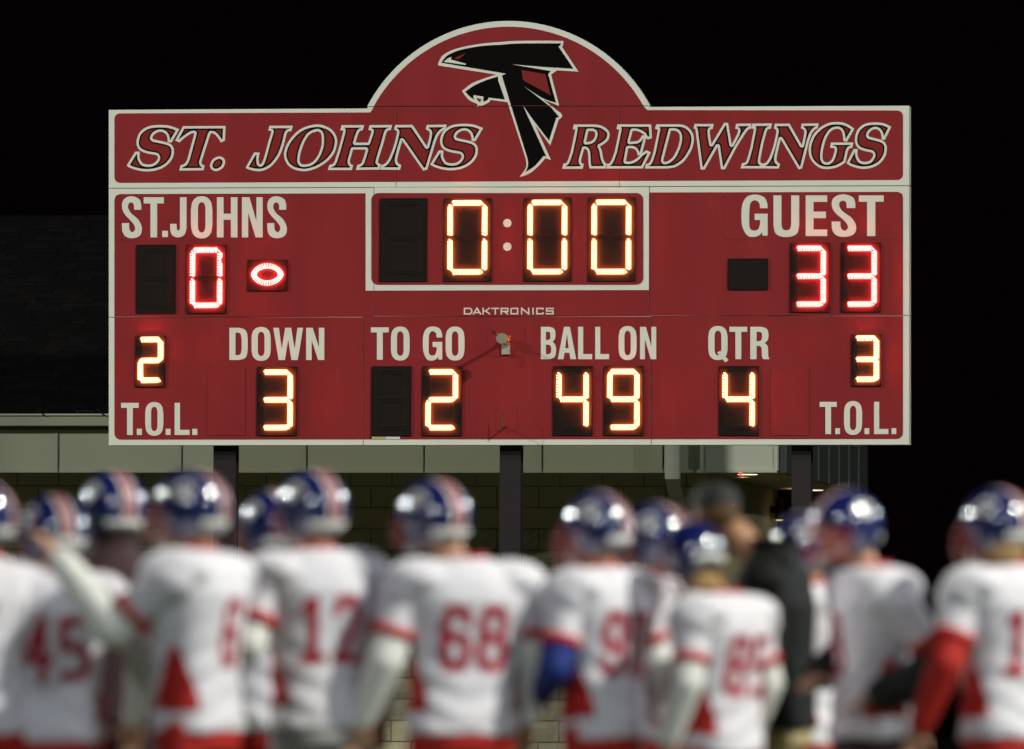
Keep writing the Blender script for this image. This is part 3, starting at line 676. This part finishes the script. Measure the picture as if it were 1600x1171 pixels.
for k in range(36):
    t = 2*math.pi*k/36
    for q in (0, 1, 2):
        a = (24.6-q*3.1)*PX; b_ = (16.6-q*3.0)*PX
        pts.append((a*math.cos(t)+.4*PX, b_*math.sin(t)*abs(math.sin(t))**.22+1*PX))
me = led_mesh(pts, M['redled'], M['redtip']); obj('football_symbol', me, d, (0, YD, 0))

# ---- field microphone / sensor arm and the little forked bracket on the scoreboard
x, z = B(792, 541)
ar_ = empty('sensor_arm', (x, 0, z)); ar_.parent = sb
m = MB(); m.box(-.045, .035, -.06, -.012, -.085, .03); m.build('bracket_box', M['grey'], ar_)
m = MB(); m.tube((0, -.02, .03), (0, -.14, .055), .035, n=10); m.tube((0, -.06, .05), (-.01, -.92, .10), .016, n=10)
m.build('boom', M['rod'], ar_)
m = MB(); tx, tz = B(783.5, 529, -.92); tx -= x; tz -= z
m.tube((tx, -.93, tz), (tx, -.84, tz), .052, n=24); m.build('disc_head', mat('grey_disc_paint', (.24, .23, .18), .6), ar_, )
m = MB()
for dx, dz, rr in ((-.01, .075, .028), (.025, .055, .030), (.02, .02, .024), (-.03, .06, .022), (.035, .085, .018)):
    m.tube((dx, -.16, dz), (dx, -.10, dz), rr*.6, rr, n=9); m.tube((dx+.01, -.185, dz+.005), (dx+.01, -.15, dz+.005), .007, n=6)
m.build('clamp_fitting', M['bright'], ar_, smooth=True)
x, z = B(790, 668)
fk = empty('forked_bracket', (x, 0, z)); fk.parent = sb
m = MB(); m.tube((0, -.01, 0), (0, -.30, -.01), .009, n=8); m.tube((0, -.30, -.02), (0, -.30, .165), .010, .003, n=8); m.build('prong', M['rod'], fk)

# lift cabinets: a gap line at the right side
# ================================================================== PEOPLE
PM = {}
PM['skin'] = mat('skin', (0.50, 0.27, 0.17), 0.5, noise=0.12, nscale=20)
PM['jersey'] = mat('white_jersey', (0.77, 0.755, 0.825), 0.75, bump=0.6, bscale=20, sheen=0.2, col2=(.60, .58, .65), nscale=4.5)
PM['redf'] = mat('red_fabric', (0.42, 0.014, 0.011), 0.7, bump=0.3, bscale=30)
PM['num'] = mat('red_number_twill', (0.36, 0.012, 0.035), 0.6)
PM['sleeve'] = mat('white_sleeve', (0.72, 0.72, 0.70), 0.7, bump=0.3, bscale=30)
PM['bluef'] = mat('blue_fabric', (0.012, 0.03, 0.20), 0.7, bump=0.3, bscale=30)
PM['blackf'] = mat('black_fabric', (0.012, 0.012, 0.012), 0.7, bump=0.3, bscale=30)
PM['greyf'] = mat('grey_trousers_fabric', (0.30, 0.30, 0.30), 0.8, bump=0.3, bscale=30)
PM['maroonf'] = mat('dark_maroon_jacket', (0.035, 0.012, 0.016), 0.7, bump=0.4, bscale=25)
PM['coat'] = mat('charcoal_coat', (0.006, 0.0065, 0.006), 0.7, spec=.1, bump=0.5, bscale=18)
PM['khaki'] = mat('khaki_trousers', (0.40, 0.32, 0.17), 0.8, bump=0.3, bscale=20)
PM['helmet'] = mat('blue_helmet_shell', (0.006, 0.011, 0.095), 0.5, coat=1.0, coatior=2.15, ior=1.5, spec=.05)
PM['hwhite'] = mat('helmet_white_decal', (0.60, 0.60, 0.58), 0.5, coat=.2)
PM['hred'] = mat('helmet_red_stripe', (0.26, 0.045, 0.06), 0.5, coat=.2)
PM['mask'] = mat('facemask_coating', (0.45, 0.03, 0.04), 0.2, coat=.6)
PM['pad'] = mat('helmet_padding', (0.03, 0.03, 0.035), 0.8)
PM['strap'] = mat('white_chin_strap', (0.7, 0.7, 0.68), 0.4)
PM['shoe'] = mat('white_cleats', (0.6, 0.6, 0.6), 0.4)
PM['sock'] = mat('white_sock', (0.7, 0.7, 0.7), 0.9)
PM['hair'] = mat('brown_hair', (0.10, 0.055, 0.025), 0.7, bump=0.5, bscale=120)
PM['eye'] = mat('eye_dark', (0.03, 0.02, 0.015), 0.1)
PM['eyew'] = mat('eye_white', (0.7, 0.7, 0.68), 0.2)
PM['lip'] = mat('lips', (0.40, 0.14, 0.11), 0.5)
def ell(bm, c, rad, rot=None, seg=18):
    mt = Matrix.Translation(c) @ (rot.to_4x4() if rot else Matrix.Identity(4)) @ Matrix.Diagonal((*rad, 1))
    bmesh.ops.create_uvsphere(bm, u_segments=seg, v_segments=seg//2+2, radius=1, matrix=mt)
def cap(bm, a, b, ra, rb, seg=14):
    a = Vector(a); b = Vector(b); d = (b-a); L = d.length; d.normalize(); p = d.orthogonal().normalized(); q = d.cross(p)
    rings = []
    for k in range(5): t = math.pi/2*k/5; rings.append((a-d*ra*math.cos(t), ra*math.sin(t)+1e-4))
    rings += [(a, ra), (b, rb)]
    for k in range(1, 6): t = math.pi/2*k/5; rings.append((b+d*rb*math.sin(t), rb*math.cos(t)+1e-4))
    vr = []
    for c, rr in rings: vr.append([bm.verts.new(c+p*math.cos(2*math.pi*i/seg)*rr+q*math.sin(2*math.pi*i/seg)*rr) for i in range(seg)])
    for A, B_ in zip(vr[:-1], vr[1:]):
        for i in range(seg): bm.faces.new((A[i], A[(i+1) % seg], B_[(i+1) % seg], B_[i]))
    bm.faces.new(vr[0][::-1]); bm.faces.new(vr[-1])
def loft(bm, rings, seg=28, pw=2.4):
    vr = []
    for (c, rx, ry) in rings:
        row = []
        for i in range(seg):
            t = 2*math.pi*i/seg; ct, st = math.cos(t), math.sin(t)
            row.append(bm.verts.new((c[0]+rx*abs(ct)**(2/pw)*(1 if ct > 0 else -1), c[1]+ry*abs(st)**(2/pw)*(1 if st > 0 else -1), c[2])))
        vr.append(row)
    for A, B_ in zip(vr[:-1], vr[1:]):
        for i in range(seg): bm.faces.new((A[i], A[(i+1) % seg], B_[(i+1) % seg], B_[i]))
    bm.faces.new(vr[0][::-1]); bm.faces.new(vr[-1])
def remesh(bm, vox, mats, it=4, fac=.5):
    me = bpy.data.meshes.new('tmp'); bmesh.ops.recalc_face_normals(bm, faces=bm.faces); bm.to_mesh(me); bm.free()
    o = bpy.data.objects.new('tmp', me); C.objects.link(o)
    md = o.modifiers.new('r', 'REMESH'); md.mode = 'VOXEL'; md.voxel_size = vox; md.use_smooth_shade = True
    s = o.modifiers.new('s', 'SMOOTH'); s.iterations = it; s.factor = fac
    dg = bpy.context.evaluated_depsgraph_get(); out = bpy.data.meshes.new_from_object(o.evaluated_get(dg))
    bpy.data.objects.remove(o); bpy.data.meshes.remove(me)
    out.materials.clear()
    for m_ in mats: out.materials.append(m_)
    out.polygons.foreach_set('use_smooth', [True]*len(out.polygons)); return out
# helmet, built once: local origin at the middle of the head, +y is where the face looks
HR_ = (.128, .152, .142)
def hp(az, el, k=1.0, fwd=0):
    """az 0 = straight ahead, + to the wearer's right"""
    return Vector((HR_[0]*k*math.cos(el)*math.sin(az), HR_[1]*k*math.cos(el)*math.cos(az)*(.94 if math.cos(az) < 0 else 1)-.004, HR_[2]*k*math.sin(el)))
def helmet_meshes():
    out = {}
    vs = []; fs = []; NA, NE = 56, 18
    for lay, kk in enumerate((1.0, .93)):
        for i in range(NA):
            az = 2*math.pi*i/NA; A_ = abs((math.degrees(az)+180) % 360-180)
            lo = 8 if A_ < 52 else (8-(A_-52)/16*58 if A_ < 68 else (-50 if A_ < 115 else -50+(A_-115)/65*14))
            for j in range(NE+1): el = R(lo+(89.5-lo)*j/NE); vs.append(hp(az, el, kk))
    n1 = NA*(NE+1)
    for lay in (0, 1):
        for i in range(NA):
            for j in range(NE):
                a = lay*n1+i*(NE+1)+j; b_ = lay*n1+((i+1) % NA)*(NE+1)+j
                q = (a, a+1, b_+1, b_); fs.append(q if lay == 0 else q[::-1])
    for i in range(NA): a = i*(NE+1); b_ = ((i+1) % NA)*(NE+1); fs.append((a, b_, n1+b_, n1+a))
    out['shell'] = helper_mesh('helmet', vs, fs, [PM['helmet']], smooth=True)
    # stripe: red centre, white edges
    m = MB()
    for w0, w1, mi, kk in ((-.030, -.020, 0, 1.012), (-.020, .020, 1, 1.014), (.020, .030, 0, 1.012)):
        prev = None
        for j in range(31):
            t = R(14+(212-14)*j/30)                         # from the brow over the crown to the nape
            c = Vector((0, HR_[1]*math.cos(t)*(.94 if math.cos(t) < 0 else 1)-.004, HR_[2]*math.sin(t)))*kk
            def px_(w_): s_ = math.sqrt(max(0, 1-(w_/HR_[0])**2)); return Vector((w_, c.y*s_, c.z*s_))
            cur = [px_(w0), px_((w0+w1)/2), px_(w1)]
            if prev: m.add(prev+cur, [(0, 1, 4, 3), (1, 2, 5, 4)], mi)
            prev = cur
    out['stripe'] = helper_mesh('stripe', m.v, m.f, [PM['hwhite'], PM['hred']], m.i, True)
    # paw print decal
    def disc(m, az0, el0, rx, rz, side):
        N = 14; vs = [hp(side*az0, el0, 1.012)]
        for rr in (.5, 1):
            for k in range(N): t = 2*math.pi*k/N; vs.append(hp(side*(az0+rr*rx*math.cos(t)), el0+rr*rz*math.sin(t), 1.012))
        m.add(vs, [(0, 1+k, 1+(k+1) % N) for k in range(N)]+[(1+k, 1+N+k, 1+N+(k+1) % N, 1+(k+1) % N) for k in range(N)])
    for side in (-1, 1):
        m = MB(); disc(m, R(102), R(18), R(11), R(9), side)
        for da, de in ((-17, 12), (-6, 20), (7, 20), (18, 12)): disc(m, R(102+da), R(18+de-1), R(5), R(6.5), side)
        out['paw%d' % side] = helper_mesh('paw_decal', m.v, m.f, [PM['hwhite']], smooth=True)
    m = MB(); prev = None                                   # rear bumper
    for j in range(17):
        az = R(180-46+92*j/16); cur = [hp(az, R(-20), 1.012), hp(az, R(-20), 1.035), hp(az, R(-35), 1.045), hp(az, R(-35), 1.0)]
        if prev: m.add(prev+cur, [(0, 1, 5, 4), (1, 2, 6, 5), (2, 3, 7, 6)])
        prev = cur
    out['bumper'] = helper_mesh('rear_bumper', m.v, m.f, [PM['hwhite']], smooth=True)
    m = MB()
    def bar(pts, rr=.0042):
        for a, b_ in zip(pts[:-1], pts[1:]): m.tube(a, b_, rr, n=6)
    for zz_, fw, wd in ((-.015, .185, .112), (-.050, .200, .108), (-.090, .200, .098), (-.120, .185, .085)):
        bar([Vector((wd*math.sin(R(a)), .05+(fw-.05)*math.cos(R(a))**.8 if abs(a) < 90 else .05, zz_)) for a in range(-85, 86, 17)])
    for xx in (-.035, .035): bar([Vector((xx, .135, .035)), Vector((xx, .178, -.015)), Vector((xx, .192, -.05)), Vector((xx, .19, -.09)), Vector((xx*.9, .176, -.12))])
    for s in (-1, 1): bar([Vector((s*.118, .045, .0)), Vector((s*.112, .055, -.05)), Vector((s*.09, .06, -.12))], .005)
    out['mask'] = helper_mesh('facemask', m.v, m.f, [PM['mask']], smooth=True)
    m = MB()
    for s in (-1, 1):
        prev = None
        for j in range(7):
            k = j/6; c = Vector((s*(.122*(1-k)+.03*k), .02+.115*k, -.03-.095*k)); cur = [c+Vector((s*.004, 0, .010)), c+Vector((s*.004, 0, -.010))]
            if prev: m.add(prev+cur, [(0, 1, 3, 2)])
            prev = cur
    bm = bmesh.new(); ell(bm, (0, .128, -.125), (.036, .022, .026)); me = bpy.data.meshes.new('t'); bm.to_mesh(me); bm.free()
    m.add([v.co for v in me.vertices], [tuple(p.vertices) for p in me.polygons])
    out['strap'] = helper_mesh('chin_strap', m.v, m.f, [PM['strap']], smooth=True)
    return out
HM = helmet_meshes()
def helmet(parent, loc, yaw, tilt=0, rl=0, plain=False):
    h = obj('helmet', HM['shell'], parent, loc); h.rotation_euler = (tilt, rl, yaw)
    for k in (('stripe', 'paw-1', 'paw1') if not plain else ())+('bumper', 'mask', 'strap'):
        obj({'paw-1': 'paw_decal', 'paw1': 'paw_decal', 'stripe': 'stripe', 'bumper': 'rear_bumper', 'mask': 'facemask', 'strap': 'chin_strap'}[k], HM[k], h)
    return h
DG = {  # block digits as strokes in a unit box
 '0': [[(.15, .1), (.85, .1), (.85, .9), (.15, .9), (.15, .1)]], '1': [[(.3, .2), (.55, .1), (.55, .9)], [(.3, .9), (.8, .9)]],
 '2': [[(.15, .25), (.3, .1), (.7, .1), (.85, .25), (.85, .4), (.15, .9), (.88, .9)]], '3': [[(.15, .1), (.85, .1), (.85, .9), (.15, .9)], [(.35, .5), (.85, .5)]],
 '4': [[(.65, .95), (.65, .08), (.12, .66), (.95, .66)]], '5': [[(.85, .1), (.15, .1), (.15, .48), (.7, .48), (.87, .6), (.87, .78), (.7, .9), (.15, .9)]],
 '6': [[(.85, .25), (.7, .1), (.3, .1), (.15, .25), (.15, .75), (.3, .9), (.7, .9), (.85, .75), (.85, .6), (.7, .48), (.15, .48)]],
 '8': [[(.3, .1), (.7, .1), (.85, .25), (.85, .37), (.7, .48), (.3, .48), (.15, .37), (.15, .25), (.3, .1)], [(.3, .48), (.7, .48), (.87, .6), (.87, .78), (.7, .9), (.3, .9), (.13, .78), (.13, .6), (.3, .48)]],
 '9': [[(.15, .75), (.3, .9), (.7, .9), (.85, .75), (.85, .25), (.7, .1), (.3, .1), (.15, .25), (.15, .42), (.3, .54), (.85, .54)]]}
def drape_digit(ch, cx, cz, wd, ht, bvh, face, parent):
    """woven number laid over the jersey; face -1 = the back, +1 = the chest"""
    nx, nz = 22, 34; key = {}; vs = []; fs = []
    def d2(px, pz):
        best = 9
        for s in DG[ch]:
            for a, b_ in zip(s[:-1], s[1:]):
                ax, az, bx_, bz = a[0]*wd, a[1]*ht, b_[0]*wd, b_[1]*ht; dx, dz = bx_-ax, bz-az
                t = max(0, min(1, ((px-ax)*dx+(pz-az)*dz)/(dx*dx+dz*dz+1e-9))); best = min(best, max(abs(px-ax-t*dx), abs(pz-az-t*dz))*.35+math.hypot(px-ax-t*dx, pz-az-t*dz)*.65)
        return best
    def vert(i, j):
        if (i, j) not in key:
            x = cx+(-.5+i/nx)*wd*(1 if face < 0 else -1); z = cz+(.5-j/nz)*ht
            h = bvh.ray_cast(Vector((x, face*.8, z)), Vector((0, -face, 0)))
            p = h[0] if h[0] is not None else None
            if p is None: key[(i, j)] = None
            else: key[(i, j)] = len(vs); vs.append(p+Vector((0, face*.004, 0)))
        return key[(i, j)]
    th = .0185
    for i in range(-1, nx+1):
        for j in range(-1, nz+1):
            if d2((i+.5)/nx*wd, (j+.5)/nz*ht) < th:
                q = [vert(i, j), vert(i+1, j), vert(i+1, j+1), vert(i, j+1)]
                if None not in q: fs.append(tuple(q) if face > 0 else tuple(q[::-1]))
    if fs: obj('number', helper_mesh('number', vs, fs, [PM['num']], smooth=True), parent)
HAND = {}
def fingers(bm, wrist, d, side, curl=.35):
    """palm, four unequal bent fingers and a thumb, pointing along d"""
    d = Vector(d).normalized(); up = Vector((0, 0, 1)) if abs(d.z) < .8 else Vector((0, 1, 0)); wv = d.cross(up).normalized(); nv = wv.cross(d).normalized()
    c = Vector(wrist)+d*.045; rot = Matrix((wv, d, nv)).transposed()
    ell(bm, c, (.042, .052, .017), rot)
    for k, (off, ln) in enumerate(((-.030, .066), (-.010, .078), (.010, .073), (.030, .056))):
        a = c+wv*off+d*.035; m1 = a+(d+nv*-curl*.5).normalized()*ln*.5; e = m1+(d+nv*-curl*1.6).normalized()*ln*.5
        cap(bm, a, m1, .0095, .0088, 8); cap(bm, m1, e, .0088, .0078, 8)
    a = c+wv*side*.034-d*.018; m1 = a+(wv*side*.8+d*.7-nv*.3).normalized()*.034; e = m1+(wv*side*.3+d-nv*.4).normalized()*.03
    cap(bm, a, m1, .0125, .011, 8); cap(bm, m1, e, .011, .0095, 8)
def person(px, d, top, yaw, label, hyaw=0, htilt=0, hroll=0, num=None, arms=(None, None), slv=('sleeve', 'sleeve'), trous='redf', coat=None, head_off=(0, 0), pads=1.0, lean=0.0, helm=True, sw=1.0, hair=None, tx=0.0, ty=0.0, bw=1.0, plain=False, skin=None, chest=False, wd=1.0):
    Hn = 1.832 if helm else 1.80
    tz = 1.0+(1085-top)*K*d; s = tz/Hn
    root = empty('person', ((px-800)*K*d, -85+d, 0), R(yaw)); root.scale = (s*bw, s, s); root.rotation_euler = (tx, ty, R(yaw))
    tag(root, label, 'person', 'football team standing in front of the scoreboard')
    ar = {'down': ((.27, -.03, 1.15), (.27, .07, .90)), 'out': ((.335, -.06, 1.17), (.30, .08, .93)), 'hips': ((.40, -.06, 1.18), (.27, .10, 1.02)),
          'bent': ((.30, .02, 1.16), (.18, .26, 1.10)), 'vest': ((.30, .04, 1.20), (.14, .18, 1.36))}
    P = []
    for k, sd in ((0, -1), (1, 1)):
        a = arms[k] or 'down'
        if isinstance(a, str): e, h = ar[a]; e = (sd*e[0], e[1], e[2]); h = (sd*h[0], h[1], h[2])
        else: e, h = a
        sh = Vector((sd*.195*wd, -.005, 1.425)); P.append((sd, sh, Vector(e), Vector(h)))
    hx, hy = head_off; HC = Vector((hx, .015+hy, 1.69))
    # --- body
    bm = bmesh.new()
    loft(bm, [((0, 0, .90), .150, .105), ((0, 0, 1.0), .145, .100), ((0, 0, 1.12), .140, .098), ((0, 0, 1.30), .165, .110), ((0, 0, 1.40), .17, .10), ((0, -.005, 1.47), .09, .07)])
    cap(bm, (0, -.01, 1.43), (hx*.8, .0+hy*.7, 1.60), .062, .058)
    hd = HC+Vector((0, .012, -.022)); rm = Matrix.Rotation(R(hyaw), 3, 'Z') @ Matrix.Rotation(htilt, 3, 'X')
    def hl(v): return hd+rm @ Vector(v)
    ell(bm, hl((0, -.010, .025)), (.076, .096, .095), rm, 22); ell(bm, hl((0, .022, -.045)), (.056, .066, .066), rm); ell(bm, hl((0, .070, -.088)), (.024, .020, .018), rm)
    cap(bm, hl((0, .086, .012)), hl((0, .103, -.022)), .008, .014, 10); cap(bm, hl((-.045, .072, .03)), hl((.045, .072, .03)), .012, .012, 8)
    for sd in (-1, 1): ell(bm, hl((sd*.077, -.01, -.005)), (.010, .020, .032), rm); ell(bm, hl((sd*.040, .062, -.018)), (.022, .02, .018), rm)
    for sd, sh, e, h in P:
        cap(bm, sh, e, .052, .042); cap(bm, e, e+(h-e)*.94, .043, .028)
        fingers(bm, h, (h-e), -sd)
        hpj = Vector((sd*.09, 0, .90)); kn = Vector((sd*.115, .02, .50)); an = Vector((sd*.125, -.01, .09))
        cap(bm, hpj, kn, .088, .056); cap(bm, kn, an, .056, .038); cap(bm, an+Vector((0, -.02, -.045)), an+Vector((sd*.01, .12, -.055)), .036, .030)
    body = obj('body', remesh(bm, .0075, [skin or PM['skin']], 2), root)
    # face details
    for sd in (-1, 1):
        m = MB(); bm = bmesh.new(); ell(bm, hl((sd*.031, .076, .008)), (.013, .008, .008), rm, 12); me = bpy.data.meshes.new('eye'); bm.to_mesh(me); bm.free(); me.materials.append(PM['eyew'])
        eo = obj('eye', me, root); bm = bmesh.new(); ell(bm, hl((sd*.031, .082, .008)), (.006, .004, .006), rm, 10); me = bpy.data.meshes.new('iris'); bm.to_mesh(me); bm.free(); me.materials.append(PM['eye']); obj('iris', me, eo)
    bm = bmesh.new(); ell(bm, hl((0, .083, -.055)), (.024, .008, .008), rm, 12); me = bpy.data.meshes.new('mouth'); bm.to_mesh(me); bm.free(); me.materials.append(PM['lip']); obj('mouth', me, root)
    if coat:   # ---- coat wearer
        cm = PM[coat]; bm = bmesh.new()
        loft(bm, [((0, 0, .84), .215*wd, .16), ((0, 0, 1.0), .205*wd, .155), ((0, 0, 1.15), .205*wd, .15), ((0, 0, 1.32), .23*wd, .155), ((0, 0, 1.44), .21*wd, .13), ((0, 0, 1.50), .12, .10), ((hx*.5, 0, 1.55), .085, .085)])
        for sd, sh, e, h in P:
            ell(bm, sh+Vector((sd*.02, 0, -.01)), (.095, .095, .085)); cap(bm, sh, e, .085, .066); cap(bm, e, e+(h-e)*.9, .066, .048)
        me = remesh(bm, .011, [cm]); rng = random.Random(int(px))
        obj('coat', me, root)
        m = MB(); prev = None                                # stand-up collar
        for j in range(21):
            t_ = 2*math.pi*j/20; cur = [(hx*.5+.088*math.cos(t_), .085*math.sin(t_), 1.52), (hx*.6+.096*math.cos(t_), .095*math.sin(t_), 1.585)]
            if prev: m.add(prev+cur, [(0, 2, 3, 1)])
            prev = cur
        m.build('collar', cm, root, smooth=True)
    else:      # ---- jersey over shoulder pads
        bm = bmesh.new(); z0 = .85
        loft(bm, [((0, 0, z0), .192*wd, .158), ((0, 0, .93), .186*wd, .150), ((0, 0, 1.02), .180*wd, .138), ((0, 0, 1.15), .183*wd, .136), ((0, -.005, 1.27), .205*wd, .150), ((0, -.01, 1.37), .22*wd, .165), ((0, -.01, 1.44), .205*wd, .15), ((0, -.01, 1.495), .15, .12), ((0, 0, 1.53), .085, .085)])
        for sd, sh, e, h in P:
            lift = max(0, (e.z-1.2))*.2
            ell(bm, sh+Vector((-sd*.035, -.005, .02+lift)), (.125*pads, .145, .085)); ell(bm, sh+Vector((sd*.028*pads, 0, -.02+lift)), (.082, .115, .085))
            cap(bm, sh+Vector((sd*.02, 0, -.01)), sh+(e-sh)*.62, .088, .070)
        me = remesh(bm, .010, [PM['jersey'], PM['redf']], 5)
        # soft creases in the cloth itself
        nv = len(me.vertices); co = np.empty(nv*3, 'f'); me.vertices.foreach_get('co', co); co = co.reshape(-1, 3); no = np.empty(nv*3, 'f'); me.vertices.foreach_get('normal', no); no = no.reshape(-1, 3)
        ph = px*.37; wv = .004*np.sin(co[:, 2]*55+3*np.sin(co[:, 0]*11+ph)+2*np.sin(co[:, 1]*14))*np.clip((1.32-co[:, 2])/.25, .15, 1)
        co += no*wv[:, None]; me.vertices.foreach_set('co', co.ravel()); me.update()
        ix = []
        for p in me.polygons:
            c = p.center; red = abs(c.x) > .150*wd and c.z < 1.17 and abs(c.y+.01) < .02+.38*(1.17-c.z) and c.z > .93
            ix.append(1 if red else 0)
        me.polygons.foreach_set('material_index', ix)
        jr = obj('jersey', me, root)
        for sd, sh, e, h in P:
            c = sh+(e-sh)*.64; dd = (e-sh).normalized(); m = MB(); m.tube(c-dd*.012+Vector((0, 0, 0)), c+dd*.026, .083, .080, n=24); m.build('cuff', PM['redf'], jr, smooth=True)
        m = MB(); prev = None
        for j in range(25):
            t_ = 2*math.pi*j/24; cur = [(.090*math.cos(t_), -.0+.088*math.sin(t_), 1.515), (.083*math.cos(t_), .082*math.sin(t_), 1.545)]
            if prev: m.add(prev+cur, [(0, 2, 3, 1)])
            prev = cur
        m.build('collar', PM['redf'], jr, smooth=True)
        if num:
            bv = BVHTree.FromPolygons([v.co[:] for v in me.vertices], [tuple(p.vertices) for p in me.polygons])
            ln = len(num)
            for k, ch in enumerate(num):
                for face in ((-1, 1) if chest else (-1,)):
                    off = (k-(ln-1)/2)*.142*(1 if face < 0 else -1)
                    drape_digit(ch, off, 1.22, .118, .275, bv, face, jr)
    # ---- long sleeves
    if not coat:
        for (sd, sh, e, h), sm in zip(P, slv):
            if sm is None: continue
            bm = bmesh.new(); cap(bm, sh+(e-sh)*.70, e, .066*min(sw, 1.12), .064*sw); cap(bm, e, e+(h-e)*.93, .064*sw, .044*sw)
            obj('undershirt_sleeve', remesh(bm, .010, [PM[sm]], 3), root)
    # ---- trousers, socks, shoes
    bm = bmesh.new(); loft(bm, [((0, 0, .78), .172*wd, .142), ((0, 0, .86), .175*wd, .145), ((0, 0, .92), .168*wd, .138), ((0, 0, 1.0), .165*wd, .13), ((0, 0, 1.03), .16*wd, .125)])
    long_ = trous == 'khaki' or trous == 'maroonf'
    for sd in (-1, 1):
        cap(bm, (sd*.09, 0, .86), (sd*.115, .02, .52), .108, .085)
        cap(bm, (sd*.115, .02, .52), (sd*.124, 0, .14 if long_ else .44), .082, .068 if long_ else .074)
    obj('trousers', remesh(bm, .012, [PM[trous]], 3), root)
    for sd in (-1, 1):
        if not long_:
            m = MB(); m.tube((sd*.124, -.008, .11), (sd*.117, .015, .42), .050, .066, n=16); m.build('sock', PM['sock'], root, smooth=True)
        bm = bmesh.new(); cap(bm, (sd*.125, -.045, .045), (sd*.14, .125, .038), .045, .038); cap(bm, (sd*.125, -.03, .05), (sd*.125, -.02, .10), .048, .046)
        obj('shoe', remesh(bm, .012, [PM['shoe'] if not long_ else PM['blackf']], 2), root)
    if hair:
        bm = bmesh.new(); ell(bm, HC+Vector((0, -.075, -.115)), (.085, .055, .055)); obj('hair', remesh(bm, .010, [hair], 2), root)
    if helm: helmet(root, HC+Vector((0, -.0, 0)), R(hyaw), htilt, hroll, plain)
    else:    # cap over short hair
        bm = bmesh.new(); ell(bm, hl((0, -.022, .03)), (.084, .098, .092), rm); h_ = remesh(bm, .008, [PM['hair']], 2)
        bmx = bmesh.new(); bmx.from_mesh(h_)
        dl = [v for v in bmx.verts if (rm.inverted() @ (v.co-hd)).y > .045 and (rm.inverted() @ (v.co-hd)).z < .07]
        bmesh.ops.delete(bmx, geom=dl, context='VERTS'); bmx.to_mesh(h_); bmx.free(); obj('hair', h_, root)
        bm = bmesh.new(); ell(bm, hl((0, -.012, .055)), (.090, .108, .080), rm); ell(bm, hl((0, .10, .045)), (.060, .075, .009), rm)
        me = remesh(bm, .008, [PM['blackf']], 2); bmx = bmesh.new(); bmx.from_mesh(me)
        bmesh.ops.delete(bmx, geom=[v for v in bmx.verts if (rm.inverted() @ (v.co-hd)).z < .034], context='VERTS'); bmx.to_mesh(me); bmx.free(); obj('cap', me, root)
    return root
BLOND = mat('light_brown_hair', (.30, .18, .07), .6, bump=.5, bscale=120)
# far ones first
person(424, 34.6, 768, 10, 'player almost hidden behind number 12 and the arm raiser, only his low blue helmet showing', hyaw=20, num=None, tx=.03)
person(178, 34.6, 740, 8, 'player in dark maroon jacket and blue helmet behind the raised white sleeve', hyaw=22, coat='maroonf', trous='maroonf', wd=.92)
person(1263, 34.5, 800, 70, 'player with head low, facing left between dark coat and armband player', hyaw=12, htilt=R(-14), num='7' if False else None, arms=('down', 'down'), slv=('sleeve', 'sleeve'))
person(-8, 32.2, 752, 40, 'player cut off by the left edge of the picture, helmet turned left', hyaw=35, num=None, arms=('out', 'out'), tx=-.05)
person(98, 32.3, 778, 4, 'player number 45 at the left whose helmet is hidden behind a raised hand', hyaw=22, num='45', arms=('out', 'out'), tx=-.03, ty=-.02, htilt=R(-8), bw=1.04)
person(318, 31.95, 736, 62, 'player facing left who raises his bare hand on a white sleeve', hyaw=0, sw=1.25, num='6', arms=(((-.26, .20, 1.24), (-.27, .43, 1.51)), ((.26, .06, 1.14), (.22, .18, .92))), tx=-.02, bw=1.03)
person(514, 33.0, 735, 20, 'player number 12 with grey trousers and elbow out, centre left', hyaw=18, num='12', arms=(((-.30, -.08, 1.17), (-.42, .08, 1.02)), 'down'), trous='greyf', tx=-.03, ty=-.025, htilt=R(5))
person(718, 33.0, 751, 18, 'player number 68 with long white sleeves beside the middle post', hyaw=22, head_off=(-.11, .02), sw=1.1, num='68', arms=(((-.31, -.04, 1.13), (-.37, .06, .88)), 'down'), wd=1.08, pads=1.08, tx=.02, ty=.01, bw=1.06)
person(1046, 33.5, 785, 48, 'player number 16 squeezed between number 90 and the helmet bent down', hyaw=8, num='16', arms=('down', 'down'), tx=-.03)
person(956, 33.0, 767, 42, 'player number 90 in profile with a blue sleeve, right of the middle post', hyaw=16, num='90', arms=(((-.29, -.02, 1.13), (-.16, .20, 1.03)), 'down'), sw=1.15, slv=('bluef', 'sleeve'), tx=-.04, bw=.94, htilt=R(-4))
person(1210, 33.9, 752, 78, 'adult in long charcoal coat, dark cap and khaki trousers among the players', hyaw=-45, bw=1.1, coat='coat', trous='khaki', skin=mat('tan_skin', (.34, .17, .09), .5), helm=False, head_off=(0, .21), wd=1.36, arms=('down', 'down'))
person(1130, 32.9, 814, 50, 'player number 85 with head bowed and the plain top of his blue helmet showing', hyaw=-12, htilt=R(-24), plain=True, hair=BLOND, head_off=(-.06, .10), num='85', arms=('down', 'down'), sw=1.1)
person(1362, 33.2, 764, 108, 'player facing left with a red cuff over a black sleeve and dark trousers', hyaw=8, head_off=(0, .09), htilt=R(-8), num='8', chest=True, sw=1.65, arms=(((-.30, -.20, 1.12), (-.22, .05, 1.02)), ((.27, .0, 1.16), (.12, .17, 1.10))), slv=('blackf', 'blackf'), trous='maroonf', wd=1.05)
person(1580, 32.7, 759, 30, 'player with bright red long sleeve at the right edge of the picture', hyaw=22, sw=1.12, hair=BLOND, head_off=(-.04, .02), num='10', arms=(((-.32, -.03, 1.14), (-.37, .08, .89)), 'down'), slv=('redf', 'redf'), wd=1.08, tx=-.03, ty=.02, htilt=R(-6))
